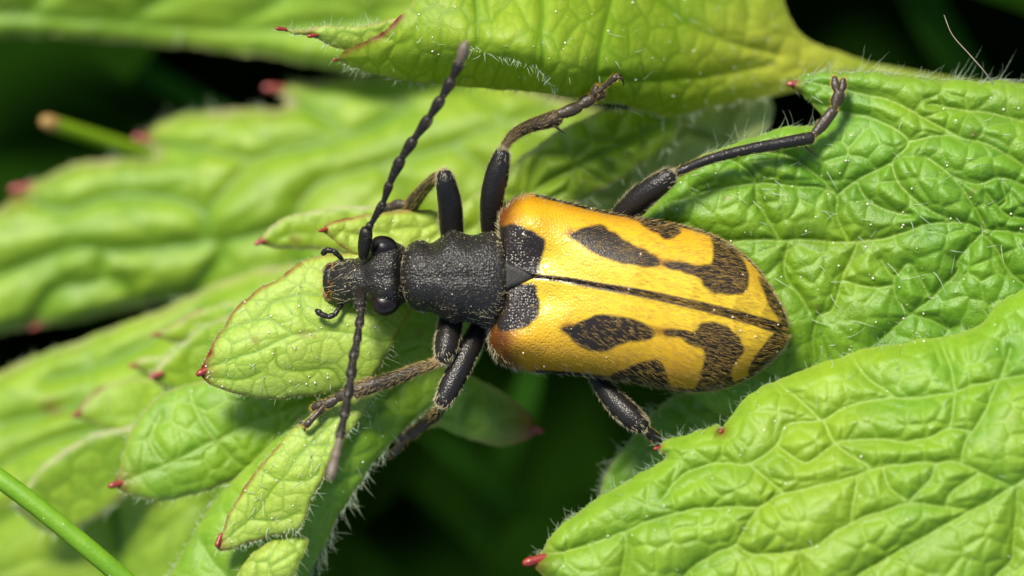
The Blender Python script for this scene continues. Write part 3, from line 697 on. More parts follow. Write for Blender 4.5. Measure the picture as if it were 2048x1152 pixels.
lobe('blurred reddish edged tooth just above the pink beaded one',
     [(306, 671, C_), (330, 655), (370, 632), (420, 612), (480, 600), (520, 620), (470, 655), (400, 680), (340, 685)],
     [(306, 671, -9.0), (420, 612, -8.6), (500, 620, -8.3), (400, 680, -9.1)], 'leaf_far', tips=[(306, 671, 190, 6, 15)], tip_mat='tip_pink', seed=89, base=(510, 620), margin_red=[([(312, 666), (345, 645), (400, 620)], 7, 0.5)])

# L - blurred lobe with pink point, K - small sharp lobe beside the head
lobe('blurred lobe with a pink point behind the smaller sharp lobe near the head',
     [(515, 487, C_), (532, 462), (555, 442), (590, 428), (640, 420), (720, 410), (800, 420), (820, 480), (740, 510), (650, 502), (580, 500), (540, 494)],
     [(515, 487, -5.2), (620, 425, -5.0), (760, 440, -4.6), (640, 500, -5.4)], 'leaf_far', tips=[(515, 486, 200, 8, 18)], tip_mat='tip_pink', margin_red=[([(590, 478), (596, 482)], 10, 0.5)], seed=91, base=(810, 450), amp=0.12)
lobe('small sharp pale lobe with a red point beside the upper eye',
     [(640, 462, C_), (655, 448), (680, 437), (720, 430), (770, 424), (830, 420), (900, 430), (920, 480), (860, 520), (780, 530), (720, 515), (690, 500), (662, 480)],
     [(640, 462, -2.6), (720, 432, -2.7), (860, 430, -3.3), (700, 500, -2.9), (860, 510, -3.4)], 'leaf_pale', step=3.0, tips=[(642, 461, 190, 6, 13)], seed=93, base=(900, 460), amp=0.10, specks=30,
     margin_red=[([(645, 458), (668, 443), (700, 434)], 5, 0.6), ([(645, 465), (670, 485), (685, 496)], 4, 0.5)])

# H - pointed leaflet under the head
H_root, H_z = leaf('pale net-veined leaflet under the head, dark red bead at its pointed end',
    [(400, 746, C_), (408, 722), (420, 697), (436, 668), (455, 638), (480, 607), (510, 582), (545, 562), (585, 534), (625, 518), (670, 508), (730, 505), (790, 530), (825, 575), (826, 615), (808, 645), (793, 672), (775, 705), (756, 738), (730, 764), (700, 772), (680, 776), (650, 786), (610, 793), (560, 798), (500, 794), (450, 783), (415, 768)],
    [(400, 746, -2.5), (480, 607, -2.4), (585, 535, -2.4), (700, 510, -2.7), (470, 716, -2.1), (590, 669, -1.9), (714, 669, -2.0), (775, 681, -2.0), (826, 610, -2.6), (500, 793, -2.5), (610, 792, -2.6), (700, 770, -2.6), (560, 610, -2.1), (560, 740, -2.15)],
    'leaf_pale', 2.5,
    veins=[[(398, 740), (415, 734), (469, 716), (528, 695), (587, 669), (646, 663), (714, 669), (773, 681), (840, 660)], [(418, 692), (454, 660), (507, 639), (545, 607), (601, 589), (637, 592), (700, 600)], [(412, 754), (483, 757), (522, 743)], [(551, 701), (557, 731), (587, 743), (660, 737), (687, 769)], [(587, 669), (545, 640), (507, 639)], [(646, 663), (610, 630), (601, 589)]],
    cell=38, cell2=19, amp=0.025, amp2=0.008, w1=14, w2=8, ampv=0.07, wv=30, tips=[(401, 746, 205, 11, 26)], hairs=(60, 22, 0.8, (-0.5, 0.5)), specks=130,
    edge_hairs=[(110, 12, 0.5, (400, 510, 660, 740), (-0.5, -0.3)), (50, 13, 0.5, (400, 760, 720, 800), (-0.2, 0.6)), (20, 22, 0.6, (720, 680, 860, 770), (0.6, 0.5))], seed=101, base=(860, 640), margin_w=4.5, margin_amt=0.9, veinw=2.7, tilt=0.1, curl=0.10, curl_w=5,
    margin_red=[([(404, 735), (420, 700), (440, 664), (480, 609), (545, 564), (600, 530)], 6, 0.55), ([(400, 748), (408, 730), (418, 706)], 10, 0.9), ([(400, 748), (408, 760), (416, 768)], 6, 0.9), ([(508, 676), (513, 681)], 8, 0.45)])

# I - rounded leaflet with rust tip
leaf('rounded leaflet with a rust brown tip, lower than the pale net-veined one',
    [(222, 971, C_), (236, 940), (246, 900), (262, 862), (285, 825), (315, 795), (360, 772), (430, 755), (520, 740), (620, 740), (680, 780), (690, 840), (640, 870), (580, 900), (520, 932), (460, 964), (400, 988), (340, 1000), (290, 999), (250, 988)],
    [(222, 971, -4.6), (262, 862, -4.7), (360, 775, -4.8), (620, 750, -4.4), (360, 890, -4.3), (500, 850, -4.2), (340, 1000, -4.7), (500, 945, -4.6), (660, 850, -4.4)],
    'leaf_soft', 3.0, veins=[[(225, 970), (330, 930), (430, 880), (540, 830), (660, 790)], [(330, 930), (300, 880), (320, 830)], [(430, 880), (390, 820), (380, 780)], [(430, 880), (470, 920), (500, 940)], [(540, 830), (500, 780), (480, 750)]],
    cell=50, cell2=24, amp=0.07, amp2=0.012, w1=20, ampv=0.10, wv=40, tilt=0.15, tips=[(224, 971, 195, 10, 40)], edge_hairs=[(110, 11, 0.5, (230, 770, 400, 990), (-0.5, -0.2)), (80, 15, 0.5, (240, 930, 540, 1010), (-0.3, 0.6))], specks=25, seed=111, base=(680, 800), margin_w=6, margin_amt=0.8)

# J - leaf the near fore foot stands on
J_root, J_z = leaf('hairy edged leaf under the fore foot, running out of the picture at the bottom',
    [(300, 1230), (335, 1160), (360, 1110), (392, 1055), (425, 1005), (460, 968), (500, 925), (560, 870), (640, 800), (700, 760), (760, 690), (800, 625), (850, 590), (930, 600), (965, 680), (935, 755), (885, 798), (835, 832), (790, 880), (745, 930), (705, 990), (665, 1060), (640, 1110), (615, 1160), (580, 1240), (500, 1340), (380, 1330)],
    [(335, 1160, -4.4), (425, 1005, -4.4), (560, 870, -3.9), (780, 700, -3.7), (520, 1060, -3.6), (640, 980, -3.3), (720, 850, -3.2), (665, 1060, -4.0), (790, 880, -4.1), (880, 800, -4.3), (450, 1200, -3.8), (600, 1160, -4.1), (900, 720, -4.2), (860, 600, -3.9)],
    'leaf_soft', 3.0, veins=[[(420, 1300), (480, 1180), (560, 1060), (640, 950), (720, 850), (820, 740)], [(560, 1060), (600, 1090), (620, 1140)], [(640, 950), (690, 960), (720, 950)], [(480, 1180), (430, 1130), (400, 1080)], [(720, 850), (770, 860), (800, 860)]],
    cell=50, cell2=24, amp=0.07, amp2=0.012, w1=20, ampv=0.14, wv=40, seed=121, hairs=(60, 28, 0.6, (-0.2, 0.6)), specks=60,
    edge_hairs=[(300, 32, 0.65, (600, 780, 930, 1200), (0.2, 0.7)), (90, 14, 0.8, (320, 960, 470, 1160), (-0.6, -0.2))], base=(900, 720), margin_amt=0.35)
J2_root, J2_z = leaf('pale pointed fold of leaf with a red bead, under the lowered antenna',
    [(432, 1090, C_), (446, 1060), (462, 1020), (482, 985), (508, 950), (535, 915), (565, 882), (600, 848), (645, 808), (690, 780), (735, 768), (760, 780), (735, 815), (705, 855), (685, 885), (664, 925), (645, 960), (625, 1000), (608, 1045), (592, 1062), (560, 1068), (520, 1080), (490, 1090), (460, 1098), (442, 1100)],
    [(432, 1090, -2.9), (482, 985, -2.7), (600, 848, -2.5), (735, 770, -2.5), (560, 960, -2.35), (640, 900, -2.25), (608, 1040, -2.5), (520, 1080, -2.9), (685, 885, -2.4), (735, 815, -2.6)],
    'leaf_pale', 2.5, veins=[[(440, 1085), (500, 1040), (560, 960), (620, 890), (700, 810)], [(500, 1040), (560, 1040), (600, 1020)], [(560, 960), (610, 960), (640, 940)], [(560, 960), (530, 940)], [(620, 890), (660, 890)]],
    cell=38, cell2=19, amp=0.025, amp2=0.008, w1=14, w2=8, ampv=0.07, wv=30, tips=[(435, 1088, 250, 8, 20)], hairs=(50, 26, 0.8, (-0.2, 0.6)), specks=80,
    edge_hairs=[(80, 18, 0.55, (430, 800, 650, 1090), (-0.3, 0.5)), (80, 32, 0.6, (590, 780, 770, 1070), (0.45, 0.7)), (60, 18, 0.8, (430, 1050, 600, 1110), (0, 0.7))], seed=131, base=(745, 775), margin_w=4.5, margin_amt=0.8, veinw=2.7, tilt=0.1, curl=0.10, curl_w=5,
    margin_red=[([(436, 1082), (462, 1020), (508, 950), (560, 888)], 5, 0.45)])
leaf('small pale fold of leaf at the bottom edge, white hairs along it',
    [(470, 1170), (490, 1130), (520, 1095), (550, 1075), (585, 1066), (610, 1070), (615, 1095), (600, 1130), (590, 1180), (560, 1240), (480, 1240)],
    [(480, 1160, -3.0), (550, 1075, -2.9), (610, 1075, -2.9), (560, 1130, -2.5), (580, 1200, -3.0)], 'leaf_pale', 2.5, cell=40, cell2=20, amp=0.1, amp2=0.025, w1=12, seed=141,
    edge_hairs=[(70, 26, 0.6, None, (0.1, 0.7))], base=(560, 1230), veinw=3.2, margin_amt=0.3)

# M - blurred leaf tip in the gap, Q - grey leaf behind, others
leaf('blurred leaf tip with a dull red end in the dark gap below the middle leg',
    [(1080, 862, C_), (1055, 822), (1015, 790), (970, 762), (920, 742), (850, 740), (800, 790), (820, 850), (880, 856), (920, 872), (965, 886), (1010, 892), (1055, 882)],
    [(1080, 862, -6.5), (970, 765, -6.0), (850, 780, -5.0), (920, 870, -6.3), (980, 830, -5.8)], 'leaf_soft', 5.0, cell=70, cell2=30, amp=0.25, seed=151, tips=[(1078, 861, -10, 12, 78)], base=(820, 800), margin_w=12)
leaf('blurred grey green leaf behind, between the folded leaf and the wrinkled one',
    [(1150, 380), (1220, 330), (1290, 270), (1360, 220), (1450, 190), (1530, 190), (1545, 240), (1500, 300), (1430, 350), (1350, 400), (1270, 420), (1190, 430)],
    [(1180, 400, -9.0), (1350, 250, -8.7), (1530, 200, -9.4), (1400, 350, -8.4)], 'leaf_grey', 5.0, cell=90, cell2=40, amp=0.35, seed=161, base=(1170, 410))
leaf('blurred green leaf behind the middle leg, under the folded leaf',
    [(860, 470), (960, 380), (1060, 300), (1160, 240), (1260, 215), (1345, 225), (1360, 262), (1310, 310), (1220, 370), (1130, 420), (1020, 480), (940, 520)],
    [(880, 480, -6.5), (1060, 310, -5.8), (1340, 240, -6.4), (1200, 330, -5.4), (1020, 470, -6.2)], 'leaf_far', 4.0, veins=[[(900, 480), (1050, 390), (1200, 310), (1340, 245)], [(1050, 390), (1080, 310)], [(1200, 310), (1230, 350)]],
    cell=80, cell2=36, amp=0.3, w1=26, seed=171, base=(1350, 240), edge_hairs=[(70, 26, 1.0, (960, 200, 1360, 430), (0.2, 0.7))])

# ------------------------------------------------------------------ grass
def stalk(label, pts, r, mat, tipmat=None, name='grass_stalk', specks=0):
    C = np.array(pts, float); P = W(C[:, 0], C[:, 1], C[:, 2])
    root = empty(name, tuple(P[-1])); tag(root, label, 'grass')
    V, F = tube(P, np.full(len(P), r / K), 20, 10, wob=0.02)
    mesh_obj('stem', V, F, M[mat], root)
    if tipmat:
        d = unit(P[0] - P[1]); V, F = tube([P[0] - d * r / K * 0.8, P[0] + d * r / K * 0.2, P[0] + d * r / K * 0.9], [r / K * 1.02, r / K * 1.03, r / K * 0.85], 16, 4)
        mesh_obj('stem_tip', V, F, M[tipmat], root)
    if specks:
        rr = np.random.default_rng(4); t = rr.random(specks); i = rr.integers(0, len(P) - 1, specks)
        Q = P[i] + (P[i + 1] - P[i]) * t[:, None] + np.stack([rr.normal(0, r / K * 0.3, specks), rr.normal(0, r / K * 0.3, specks), np.full(specks, r / K * 0.93)], -1)
        v, f = speck_mesh(Q, rr.uniform(0.8, 2, specks) / K); mesh_obj('pollen', v, f, M['speck'], root, kind='stuff')
stalk('smooth bright green grass stalk slanting across the lower corner', [(-260, 800, -3.0), (-120, 880, -2.5), (10, 965, -2.0), (120, 1050, -1.8), (250, 1160, -1.8), (420, 1310, -2.5), (700, 1560, -8)], 20, 'stalk', specks=30)
stalk('blurred cut grass stalk with a tan end above the toothed leaf', [(100, 246, -15.5), (190, 275, -17), (290, 307, -18.5), (420, 350, -20.5), (700, 440, -26)], 17, 'stalk_far', 'stalk_tip')
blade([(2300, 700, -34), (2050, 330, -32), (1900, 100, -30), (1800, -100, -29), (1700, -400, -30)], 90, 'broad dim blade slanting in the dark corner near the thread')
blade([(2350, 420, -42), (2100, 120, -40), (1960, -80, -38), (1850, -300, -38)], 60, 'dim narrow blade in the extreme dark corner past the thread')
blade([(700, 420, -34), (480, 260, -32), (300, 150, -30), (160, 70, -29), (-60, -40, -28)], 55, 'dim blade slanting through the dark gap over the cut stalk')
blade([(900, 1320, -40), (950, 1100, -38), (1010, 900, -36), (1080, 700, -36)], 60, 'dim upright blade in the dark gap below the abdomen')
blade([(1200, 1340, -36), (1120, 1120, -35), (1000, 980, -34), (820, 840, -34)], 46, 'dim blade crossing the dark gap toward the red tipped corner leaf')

# single thread on the wrinkled leaf
C = spline([(1888, 30, -0.9), (1905, 70, -1.1), (1940, 110, -1.5), (1968, 142, -2.0), (1986, 168, -2.7)], 8)
V, F = tube(W(C[:, 0], C[:, 1], C[:, 2]), np.linspace(0.5, 1.3, len(C)) / K, 6, 2, cap=False)
o = mesh_obj('fine_hair', V, F, M['thread']); tag(o, 'single long pale hair standing up from the rim of the wrinkled leaf', 'hair')

# ------------------------------------------------------------------ the beetle
beetle = empty('beetle', tuple(W(1100, 600, -3.6)))
tag(beetle, 'black and yellow longhorn beetle with black blotches, standing across the leaves', 'beetle')

def surf_hair(o, parent, n, ln, dirw, rad=0.7, lift=0.35, jitter=0.25, mat='gold_hair', mask=None, bend=(0, 0, -0.2), seed=1, segs=2):
    """short hairs on a mesh part: direction in world axes plus some lift along the normal"""
    me = o.data; nv = len(me.vertices); co = np.empty(nv * 3, np.float32); me.vertices.foreach_get('co', co); co = co.reshape(-1, 3).astype(float)
    Nn = normals(o); r = np.random.default_rng(seed)
    c = np.arange(nv) if mask is None else np.flatnonzero(mask(co, Nn) if callable(mask) else mask)
    if len(c) == 0: return None
    ids = r.choice(c, n); d = np.asarray(dirw, float)
    d = d[ids] if d.ndim == 2 else d + np.zeros((n, 3))
    d = d - Nn[ids] * (d * Nn[ids]).sum(1, keepdims=True)
    d = unit(unit(d) + Nn[ids] * lift + r.normal(0, jitter, (n, 3)))
    jt = r.normal(0, 2.2 / K, (n, 3)); jt -= Nn[ids] * (jt * Nn[ids]).sum(1, keepdims=True)
    P = co[ids] + jt - Nn[ids] * 0.008
    v, f = hair_mesh(P, d, ln / K * r.uniform(0.6, 1.3, n), rad / K, r.normal(0, 0.12, (n, 3)) + np.array(bend), segs)
    return mesh_obj('hair', v, f, M[mat], parent, kind='stuff')

# body: head, pronotum and abdomen in one surface
SEC = np.array([
    (648, 557, 580, -1.86, -2.10), (652, 541, 594, -1.70, -2.25), (661, 529, 602, -1.50, -2.4), (677, 520, 608, -1.24, -2.5), (697, 517, 607, -1.00, -2.6), (718, 515, 601, -0.82, -2.7), (742, 499, 606, -0.62, -2.75),
    (770, 487, 616, -0.48, -2.8), (793, 485, 615, -0.46, -2.8), (806, 491, 608, -0.62, -2.7), (813, 497, 602, -0.84, -2.65), (816, 490, 609, -0.54, -2.7), (826, 483, 618, -0.26, -2.75), (843, 479, 626, -0.12, -2.8),
    (860, 486, 625, -0.05, -2.8), (876, 478, 632, 0.02, -2.8), (892, 465, 641, 0.05, -2.8), (907, 459, 647, 0.06, -2.8), (926, 466, 644, 0.08, -2.8), (947, 470, 647, 0.06, -2.8), (970, 463, 656, 0.03, -2.8), (988, 464, 654, -0.04, -2.8), (998, 471, 643, -0.14, -2.8), (1003, 484, 626, -0.40, -2.8),
    (1008, 490, 620, -0.85, -2.8), (1040, 470, 650, -1.25, -3.0), (1100, 440, 725, -1.35, -3.1), (1200, 450, 735, -1.35, -3.2), (1350, 495, 755, -1.35, -3.2), (1480, 560, 735, -1.45, -3.0), (1545, 620, 700, -1.7, -2.6), (1560, 655, 680, -1.9, -2.2)])
S = []
for i in range(len(SEC) - 1):
    n = max(3, int((SEC[i + 1, 0] - SEC[i, 0]) / 2.2)) if SEC[i, 0] < 1010 else 6
    S.append(n)
Q = spline(SEC, 1); dense = []
full = spline(SEC, 24)
for i, n in enumerate(S):
    seg = full[i * 24:(i + 1) * 24 + 1]; k = np.linspace(0, 24, n, endpoint=False)
    dense.append(np.stack([np.interp(k, np.arange(25), seg[:, c]) for c in range(5)], 1))
dense = np.vstack(dense + [SEC[-1:]])
ring = 110; th = np.linspace(0, 2 * np.pi, ring, endpoint=False)
bendx = np.interp(dense[:, 0], [640, 690, 760, 806, 840, 880, 950, 990, 1008, 1040], [-2, 0, -4, -12, -10, 0, 0, 9, 11, 0])
cs, sn = np.cos(th), np.sin(th)
ex = np.interp(dense[:, 0], [650, 720, 760, 790, 820, 1000, 1040], [1.0, 0.9, 0.62, 0.68, 0.82, 0.82, 0.95])[:, None]
yc = (dense[:, 1] + dense[:, 2])[:, None] / 2; hw = (dense[:, 2] - dense[:, 1])[:, None] / 2
zc = (0.42 * dense[:, 3] + 0.58 * dense[:, 4])[:, None]
up = dense[:, 3:4] - zc; dn = zc - dense[:, 4:5]
PX = dense[:, :1] + bendx[:, None] * (1 - cs ** 2)[None]
PY = yc + hw * np.sign(cs) * np.abs(cs) ** ex
PZ = zc + np.where(sn > 0, up, dn) * np.sign(sn) * np.abs(sn) ** ex
# soft irregular relief of the pronotum: flat middle line and shallow dents
PZ += np.where(sn > 0, 1, 0) * (-0.05 * np.exp(-((PX - 900) / 60) ** 2 - ((PY - 555) / 9) ** 2) - 0.07 * np.exp(-((PX - 868) / 9) ** 2) * np.abs(cs) ** 2 - 0.05 * np.exp(-((PX - 772) / 26) ** 2 - ((PY - 553) / 10) ** 2) - 0.10 * np.exp(-((PX - 728) / 12) ** 2 - ((PY - 556) / 22) ** 2))
PZ += 0.006 * (noise2(PX, PY, 11, 77) - 0.5)
V = W(PX.ravel(), PY.ravel(), PZ.ravel()); m = len(dense)
i = np.arange(m - 1)[:, None] * ring + np.arange(ring)[None]; j = np.arange(m - 1)[:, None] * ring + (np.arange(ring)[None] + 1) % ring
F = np.stack([i, j, j + ring, i + ring], -1).reshape(-1, 4)
caps = [np.arange(ring)[None, ::-1], (np.arange(ring) + (m - 1) * ring)[None]]
body = mesh_obj('body', V, [F] + caps, M['black'], beetle)
bm_n = normals(body)
def px_mask(x0, y0, x1, y1, zmin=-9.0, up_min=-1):
    def f(co, Nn):
        z = co[:, 2]; s = DIST / (DIST - z) * K
        x = co[:, 0] * s + 1024; y = 576 - co[:, 1] * s
        return (x > x0) & (x < x1) & (y > y0) & (y < y1) & (z > zmin) & (Nn[:, 2] > up_min)
    return f
both = lambda *ms: (lambda co, Nn: np.logical_or.reduce([q(co, Nn) for q in ms]))
surf_hair(body, body, 150, 9, (-1, 0, 0.3), 0.42, 0.5, 0.5, 'pale_hair', px_mask(798, 470, 818, 640, -1.9), seed=2)
surf_hair(body, body, 420, 14, (1, 0, 0.2), 0.5, 0.6, 0.35, 'pale_hair', px_mask(990, 455, 1016, 660, -2.2), seed=3)
surf_hair(body, body, 200, 26, (0.6, -0.6, 0.2), 0.5, 0.5, 0.35, 'pale_hair', px_mask(930, 615, 1006, 665, -2.4), seed=4)
surf_hair(body, body, 110, 22, (0, 0.9, 0.4), 0.6, 1.0, 0.4, 'pale_hair', px_mask(770, 455, 1000, 500, -2.2), seed=5)
surf_hair(body, body, 120, 24, (0, -0.9, 0.2), 0.6, 1.0, 0.4, 'pale_hair', px_mask(770, 605, 930, 660, -2.2), seed=6)
surf_hair(body, body, 260, 30, (-1, 0, -0.1), 0.42, 0.5, 0.4, 'pale_hair', px_mask(655, 500, 712, 625, -2.3), seed=7)
surf_hair(body, body, 150, 17, (-0.5, -0.3, -0.4), 0.6, 0.4, 0.5, 'orange_hair', px_mask(645, 525, 668, 606, -2.3), seed=8)
surf_hair(body, body, 900, 6, (-1, 0, 0), 0.25, 0.7, 0.5, 'pale_hair', px_mask(700, 455, 1005, 660, -1.6), seed=9)
def body_specks(o, parent, n, box, seed, zmin=-1.8):
    me = o.data; nv = len(me.vertices); co = np.empty(nv * 3, np.float32); me.vertices.foreach_get('co', co); co = co.reshape(-1, 3).astype(float)
    Nn = normals(o); c = np.flatnonzero(px_mask(*box, zmin)(co, Nn)); r = np.random.default_rng(seed); ids = r.choice(c, n)
    v, f = speck_mesh(co[ids] + Nn[ids] * 0.015, r.uniform(0.8, 2.3, n) / K); mesh_obj('pollen', v, f, M['speck'], parent, kind='stuff')
body_specks(body, body, 46, (690, 460, 1010, 660), 12)

# eyes
def ellipsoid(cx, cy, cz, rx, ry, rz, nu=28, nv=18, notch=0.0, tilt=0.0):
    u, v = np.meshgrid(np.linspace(0, 2 * np.pi, nu, endpoint=False), np.linspace(0, np.pi, nv), indexing='xy')
    x = np.cos(u) * np.sin(v); y = np.sin(u) * np.sin(v); z = np.cos(v)
    k = 1 - notch * np.exp(-((x + 0.9) / 0.5) ** 2 - (y / 0.5) ** 2)
    ct, st = math.cos(tilt), math.sin(tilt); x, y = x * rx * k, y * ry * k
    x, y = x * ct - y * st, x * st + y * ct
    V = W((cx + x).ravel(), (cy + y).ravel(), (cz + z * rz).ravel())
    i = np.arange(nv - 1)[:, None] * nu + np.arange(nu)[None]; j = np.arange(nv - 1)[:, None] * nu + (np.arange(nu)[None] + 1) % nu
    return V, np.stack([i, i + nu, j + nu, j], -1).reshape(-1, 4)
V, F = ellipsoid(766, 496, -1.02, 31, 25, 0.38, notch=0.2, tilt=0.15); mesh_obj('eye', V, F, M['eye'], beetle)
V, F = ellipsoid(768, 606, -1.03, 32, 26, 0.38, notch=0.2, tilt=-0.1); mesh_obj('eye', V, F, M['eye'], beetle)

# mouth: upper lip and jaws
V, F = ellipsoid(660, 562, -1.82, 15, 33, 0.26); mesh_obj('upper_lip', V, F, M['black_leg'], beetle)
for s in (-1, 1):
    V, F = tube(W(np.array([668, 658, 650, 651]), np.array([565 + s * 34, 565 + s * 33, 565 + s * 24, 565 + s * 10]), np.array([-2.0, -2.05, -2.1, -2.1])), np.array([6, 6, 5, 2.5]) / K, 12, 5)
    mesh_obj('jaw', V, F, M['mouth'], beetle)

def seg(parent, pts, radii, mat, name, ring=16, n=6, wob=0.03, flat=1.0):
    C = np.array(pts, float)
    V, F = tube(W(C[:, 0], C[:, 1], C[:, 2]), np.array(radii, float) / K, ring, n, flat, wob=wob)
    return mesh_obj(name, V, F, M[mat], parent)

# feelers at the mouth
for joints in ([(684, 518, -1.75, 5), (677, 511, -1.7, 6), (667, 502, -1.65, 6), (653, 500, -1.65, 6.5), (646, 507, -1.75, 6.5)], [(684, 610, -1.8, 5), (677, 618, -1.7, 5.5), (670, 629, -1.65, 6), (657, 634, -1.6, 6), (643, 629, -1.6, 7), (633, 621, -1.65, 5.5)]):
    pr = empty('palp', tuple(W(*joints[0][:3])), beetle)
    k = list(zip(joints[:-1], joints[1:]))
    for a, b in k:
        mid = [(a[q] + b[q]) / 2 for q in range(3)]
        seg(pr, [a[:3], mid, b[:3]], [a[3] * 0.75, a[3], b[3] * 0.85], 'black_leg', 'palp_segment', 12, 4)

# antennae, eleven joints each
UP = [(726, 514, -0.75, 0), (733, 459, -0.1, 14), (741, 450, 0.0, 9), (767, 405, 0.35, 9.5), (779, 367, 0.6, 10), (802, 318, 0.95, 12.5), (827, 280, 1.2, 12.5), (858, 236, 1.45, 12.5), (882, 198, 1.65, 12.5), (903, 160, 1.85, 12.5), (920, 124, 2.0, 12), (931, 84, 2.15, 10.5)]
LO = [(719, 578, -0.75, 0), (720, 614, -0.05, 13), (723, 622, 0.05, 9), (718, 652, 0.35, 10.5), (714, 684, 0.65, 10), (706, 717, 0.95, 11.5), (702, 753, 1.25, 12), (695, 796, 1.6, 11.5), (688, 836, 1.95, 11.5), (679, 876, 2.3, 11.5), (670, 916, 2.6, 11), (660, 958, 2.9, 10.5)]
for J in (UP, LO):
    an = empty('antenna', tuple(W(*J[0][:3])), beetle)
    for q in range(11):
        a, b = np.array(J[q][:3], float), np.array(J[q + 1][:3], float); r = J[q + 1][3]
        f = lambda t: tuple(a + (b - a) * t)
        if q == 0: rad = [r * 0.7, r * 0.95, r, r * 0.9]
        elif q == 10: rad = [r * 0.7, r * 1.05, r, r * 0.62]
        elif J is LO: rad = [r * 0.62, r * 0.72, r * 0.93, r * 0.88]
        else: rad = [r * 0.54, r * 0.68, r * 0.93, r * 0.88]
        mt = 'brown_antenna' if (q == 10 or (q == 9 and J is LO)) else 'black_antenna'
        sg = seg(an, [f(0.04), f(0.35), f(0.76), f(0.94)], rad, mt, 'antenna_segment', 16, 6, wob=0.0)
        surf_hair(sg, sg, 60 if q not in (1,) else 14, 6, unit(W(*b) - W(*a)), 0.25, 0.45, 0.2, 'pale_hair' if q > 8 else 'pale_hair', seed=200 + q)

# legs
def leg(femur, tibia, tarsi, claw=None, spurs=(), hairy=(), tib_mat='black_leg', seed=0, tib_hair='tan_hair', fem_n=480, tib_n=500):
    """lists of (x, y, z, radius px); tarsi is a list of such lists"""
    lg = empty('leg', tuple(W(*femur[0][:3])), beetle)
    A = [f[:3] for f in femur]
    fo = seg(lg, A, [f[3] for f in femur], 'black_leg', 'femur', 22, 8)
    d = unit(W(*femur[-1][:3]) - W(*femur[0][:3]))
    surf_hair(fo, fo, fem_n, 12, d, 0.3, 0.5, 0.25, 'pale_hair', mask=lambda co, Nn: np.abs(Nn[:, 2]) < 0.42, seed=seed + 1)
    surf_hair(fo, fo, 60, 12, d, 0.55, 0.35, 0.25, 'pale_hair', mask=lambda co, Nn: ((co - W(*femur[-1][:3])) ** 2).sum(1) < (femur[-1][3] * 1.35 / K) ** 2, seed=seed + 2)
    if tibia:
        to = seg(lg, [t[:3] for t in tibia], [t[3] for t in tibia], tib_mat, 'tibia', 18, 8)
        d = unit(W(*tibia[-1][:3]) - W(*tibia[0][:3]))
        surf_hair(to, to, tib_n, 12, d, 0.33, 0.4, 0.3, tib_hair, mask=(None if tib_mat == 'tarsus' else (lambda co, Nn: Nn[:, 2] < 0.55)), seed=seed + 3)
    for k, t in enumerate(tarsi):
        s = seg(lg, [q[:3] for q in t], [q[3] for q in t], 'tarsus', 'tarsus_segment', 14, 5, flat=0.7)
        d = unit(W(*t[-1][:3]) - W(*t[0][:3]))
        surf_hair(s, s, 130, 9, d, 0.36, 0.35, 0.3, 'gold_hair', mask=lambda co, Nn: Nn[:, 2] < 0.45, seed=seed + 4 + k)
    for c in claw or ():
        seg(lg, [q[:3] for q in c], [q[3] for q in c], 'tarsus', 'claw', 8, 5)
    for c in spurs:
        seg(lg, [q[:3] for q in c], [q[3] for q in c], 'tarsus', 'spur', 8, 4)
    return lg
# upper fore leg
leg([(906, 500, -1.9, 20), (903, 455, -1.7, 24), (900, 410, -1.4, 24.5), (893, 372, -1.15, 21), (889, 352, -1.1, 17)],
    [(884, 348, -1.3, 8), (868, 358, -1.8, 11), (848, 378, -2.6, 12.5), (830, 400, -3.3, 15), (820, 415, -3.7, 16)],
    [[(810, 410, -3.9, 9), (795, 409, -4.0, 11), (780, 415, -4.1, 9)], [(778, 414, -4.1, 9), (762, 420, -4.3, 9)]],
    spurs=[[(820, 425, -3.7, 3), (818, 434, -3.8, 2), (815, 441, -3.9, 0.6)], [(830, 421, -3.6, 3), (836, 424, -3.65, 2), (842, 428, -3.7, 0.6)]], seed=300, tib_mat='tarsus', tib_n=700)
# upper middle leg
leg([(984, 490, -2.2, 17), (981, 440, -1.8, 21), (985, 390, -1.4, 24), (995, 345, -1.1, 23.5), (1004, 310, -0.95, 17)],
    [(1006, 301, -1.0, 7), (1014, 285, -1.2, 9.5), (1030, 268, -1.6, 12), (1060, 252, -2.2, 13.5), (1090, 243, -2.5, 16), (1112, 236, -2.6, 17)],
    [[(1120, 228, -2.45, 10), (1140, 221, -2.50, 13), (1157, 214, -2.55, 11)], [(1160, 210, -2.55, 9), (1172, 203, -2.60, 13), (1182, 198, -2.60, 11)], [(1184, 194, -2.60, 8), (1196, 190, -2.65, 11), (1206, 188, -2.65, 8)], [(1186, 190, -2.55, 7), (1190, 182, -2.55, 9), (1192, 175, -2.55, 6)], [(1196, 184, -2.50, 4.5), (1212, 170, -2.45, 5), (1230, 155, -2.35, 7.5)]],
    claw=[[(1230, 155, -2.35, 4), (1242, 156, -2.35, 3), (1247, 164, -2.45, 2), (1246, 172, -2.55, 0.6)], [(1230, 153, -2.35, 4), (1238, 149, -2.45, 3), (1244, 151, -2.60, 1)]],
    spurs=[[(1110, 252, -2.35, 3), (1120, 260, -2.40, 2.4), (1132, 268, -2.45, 0.6)]], seed=320, tib_mat='tarsus', tib_n=800)
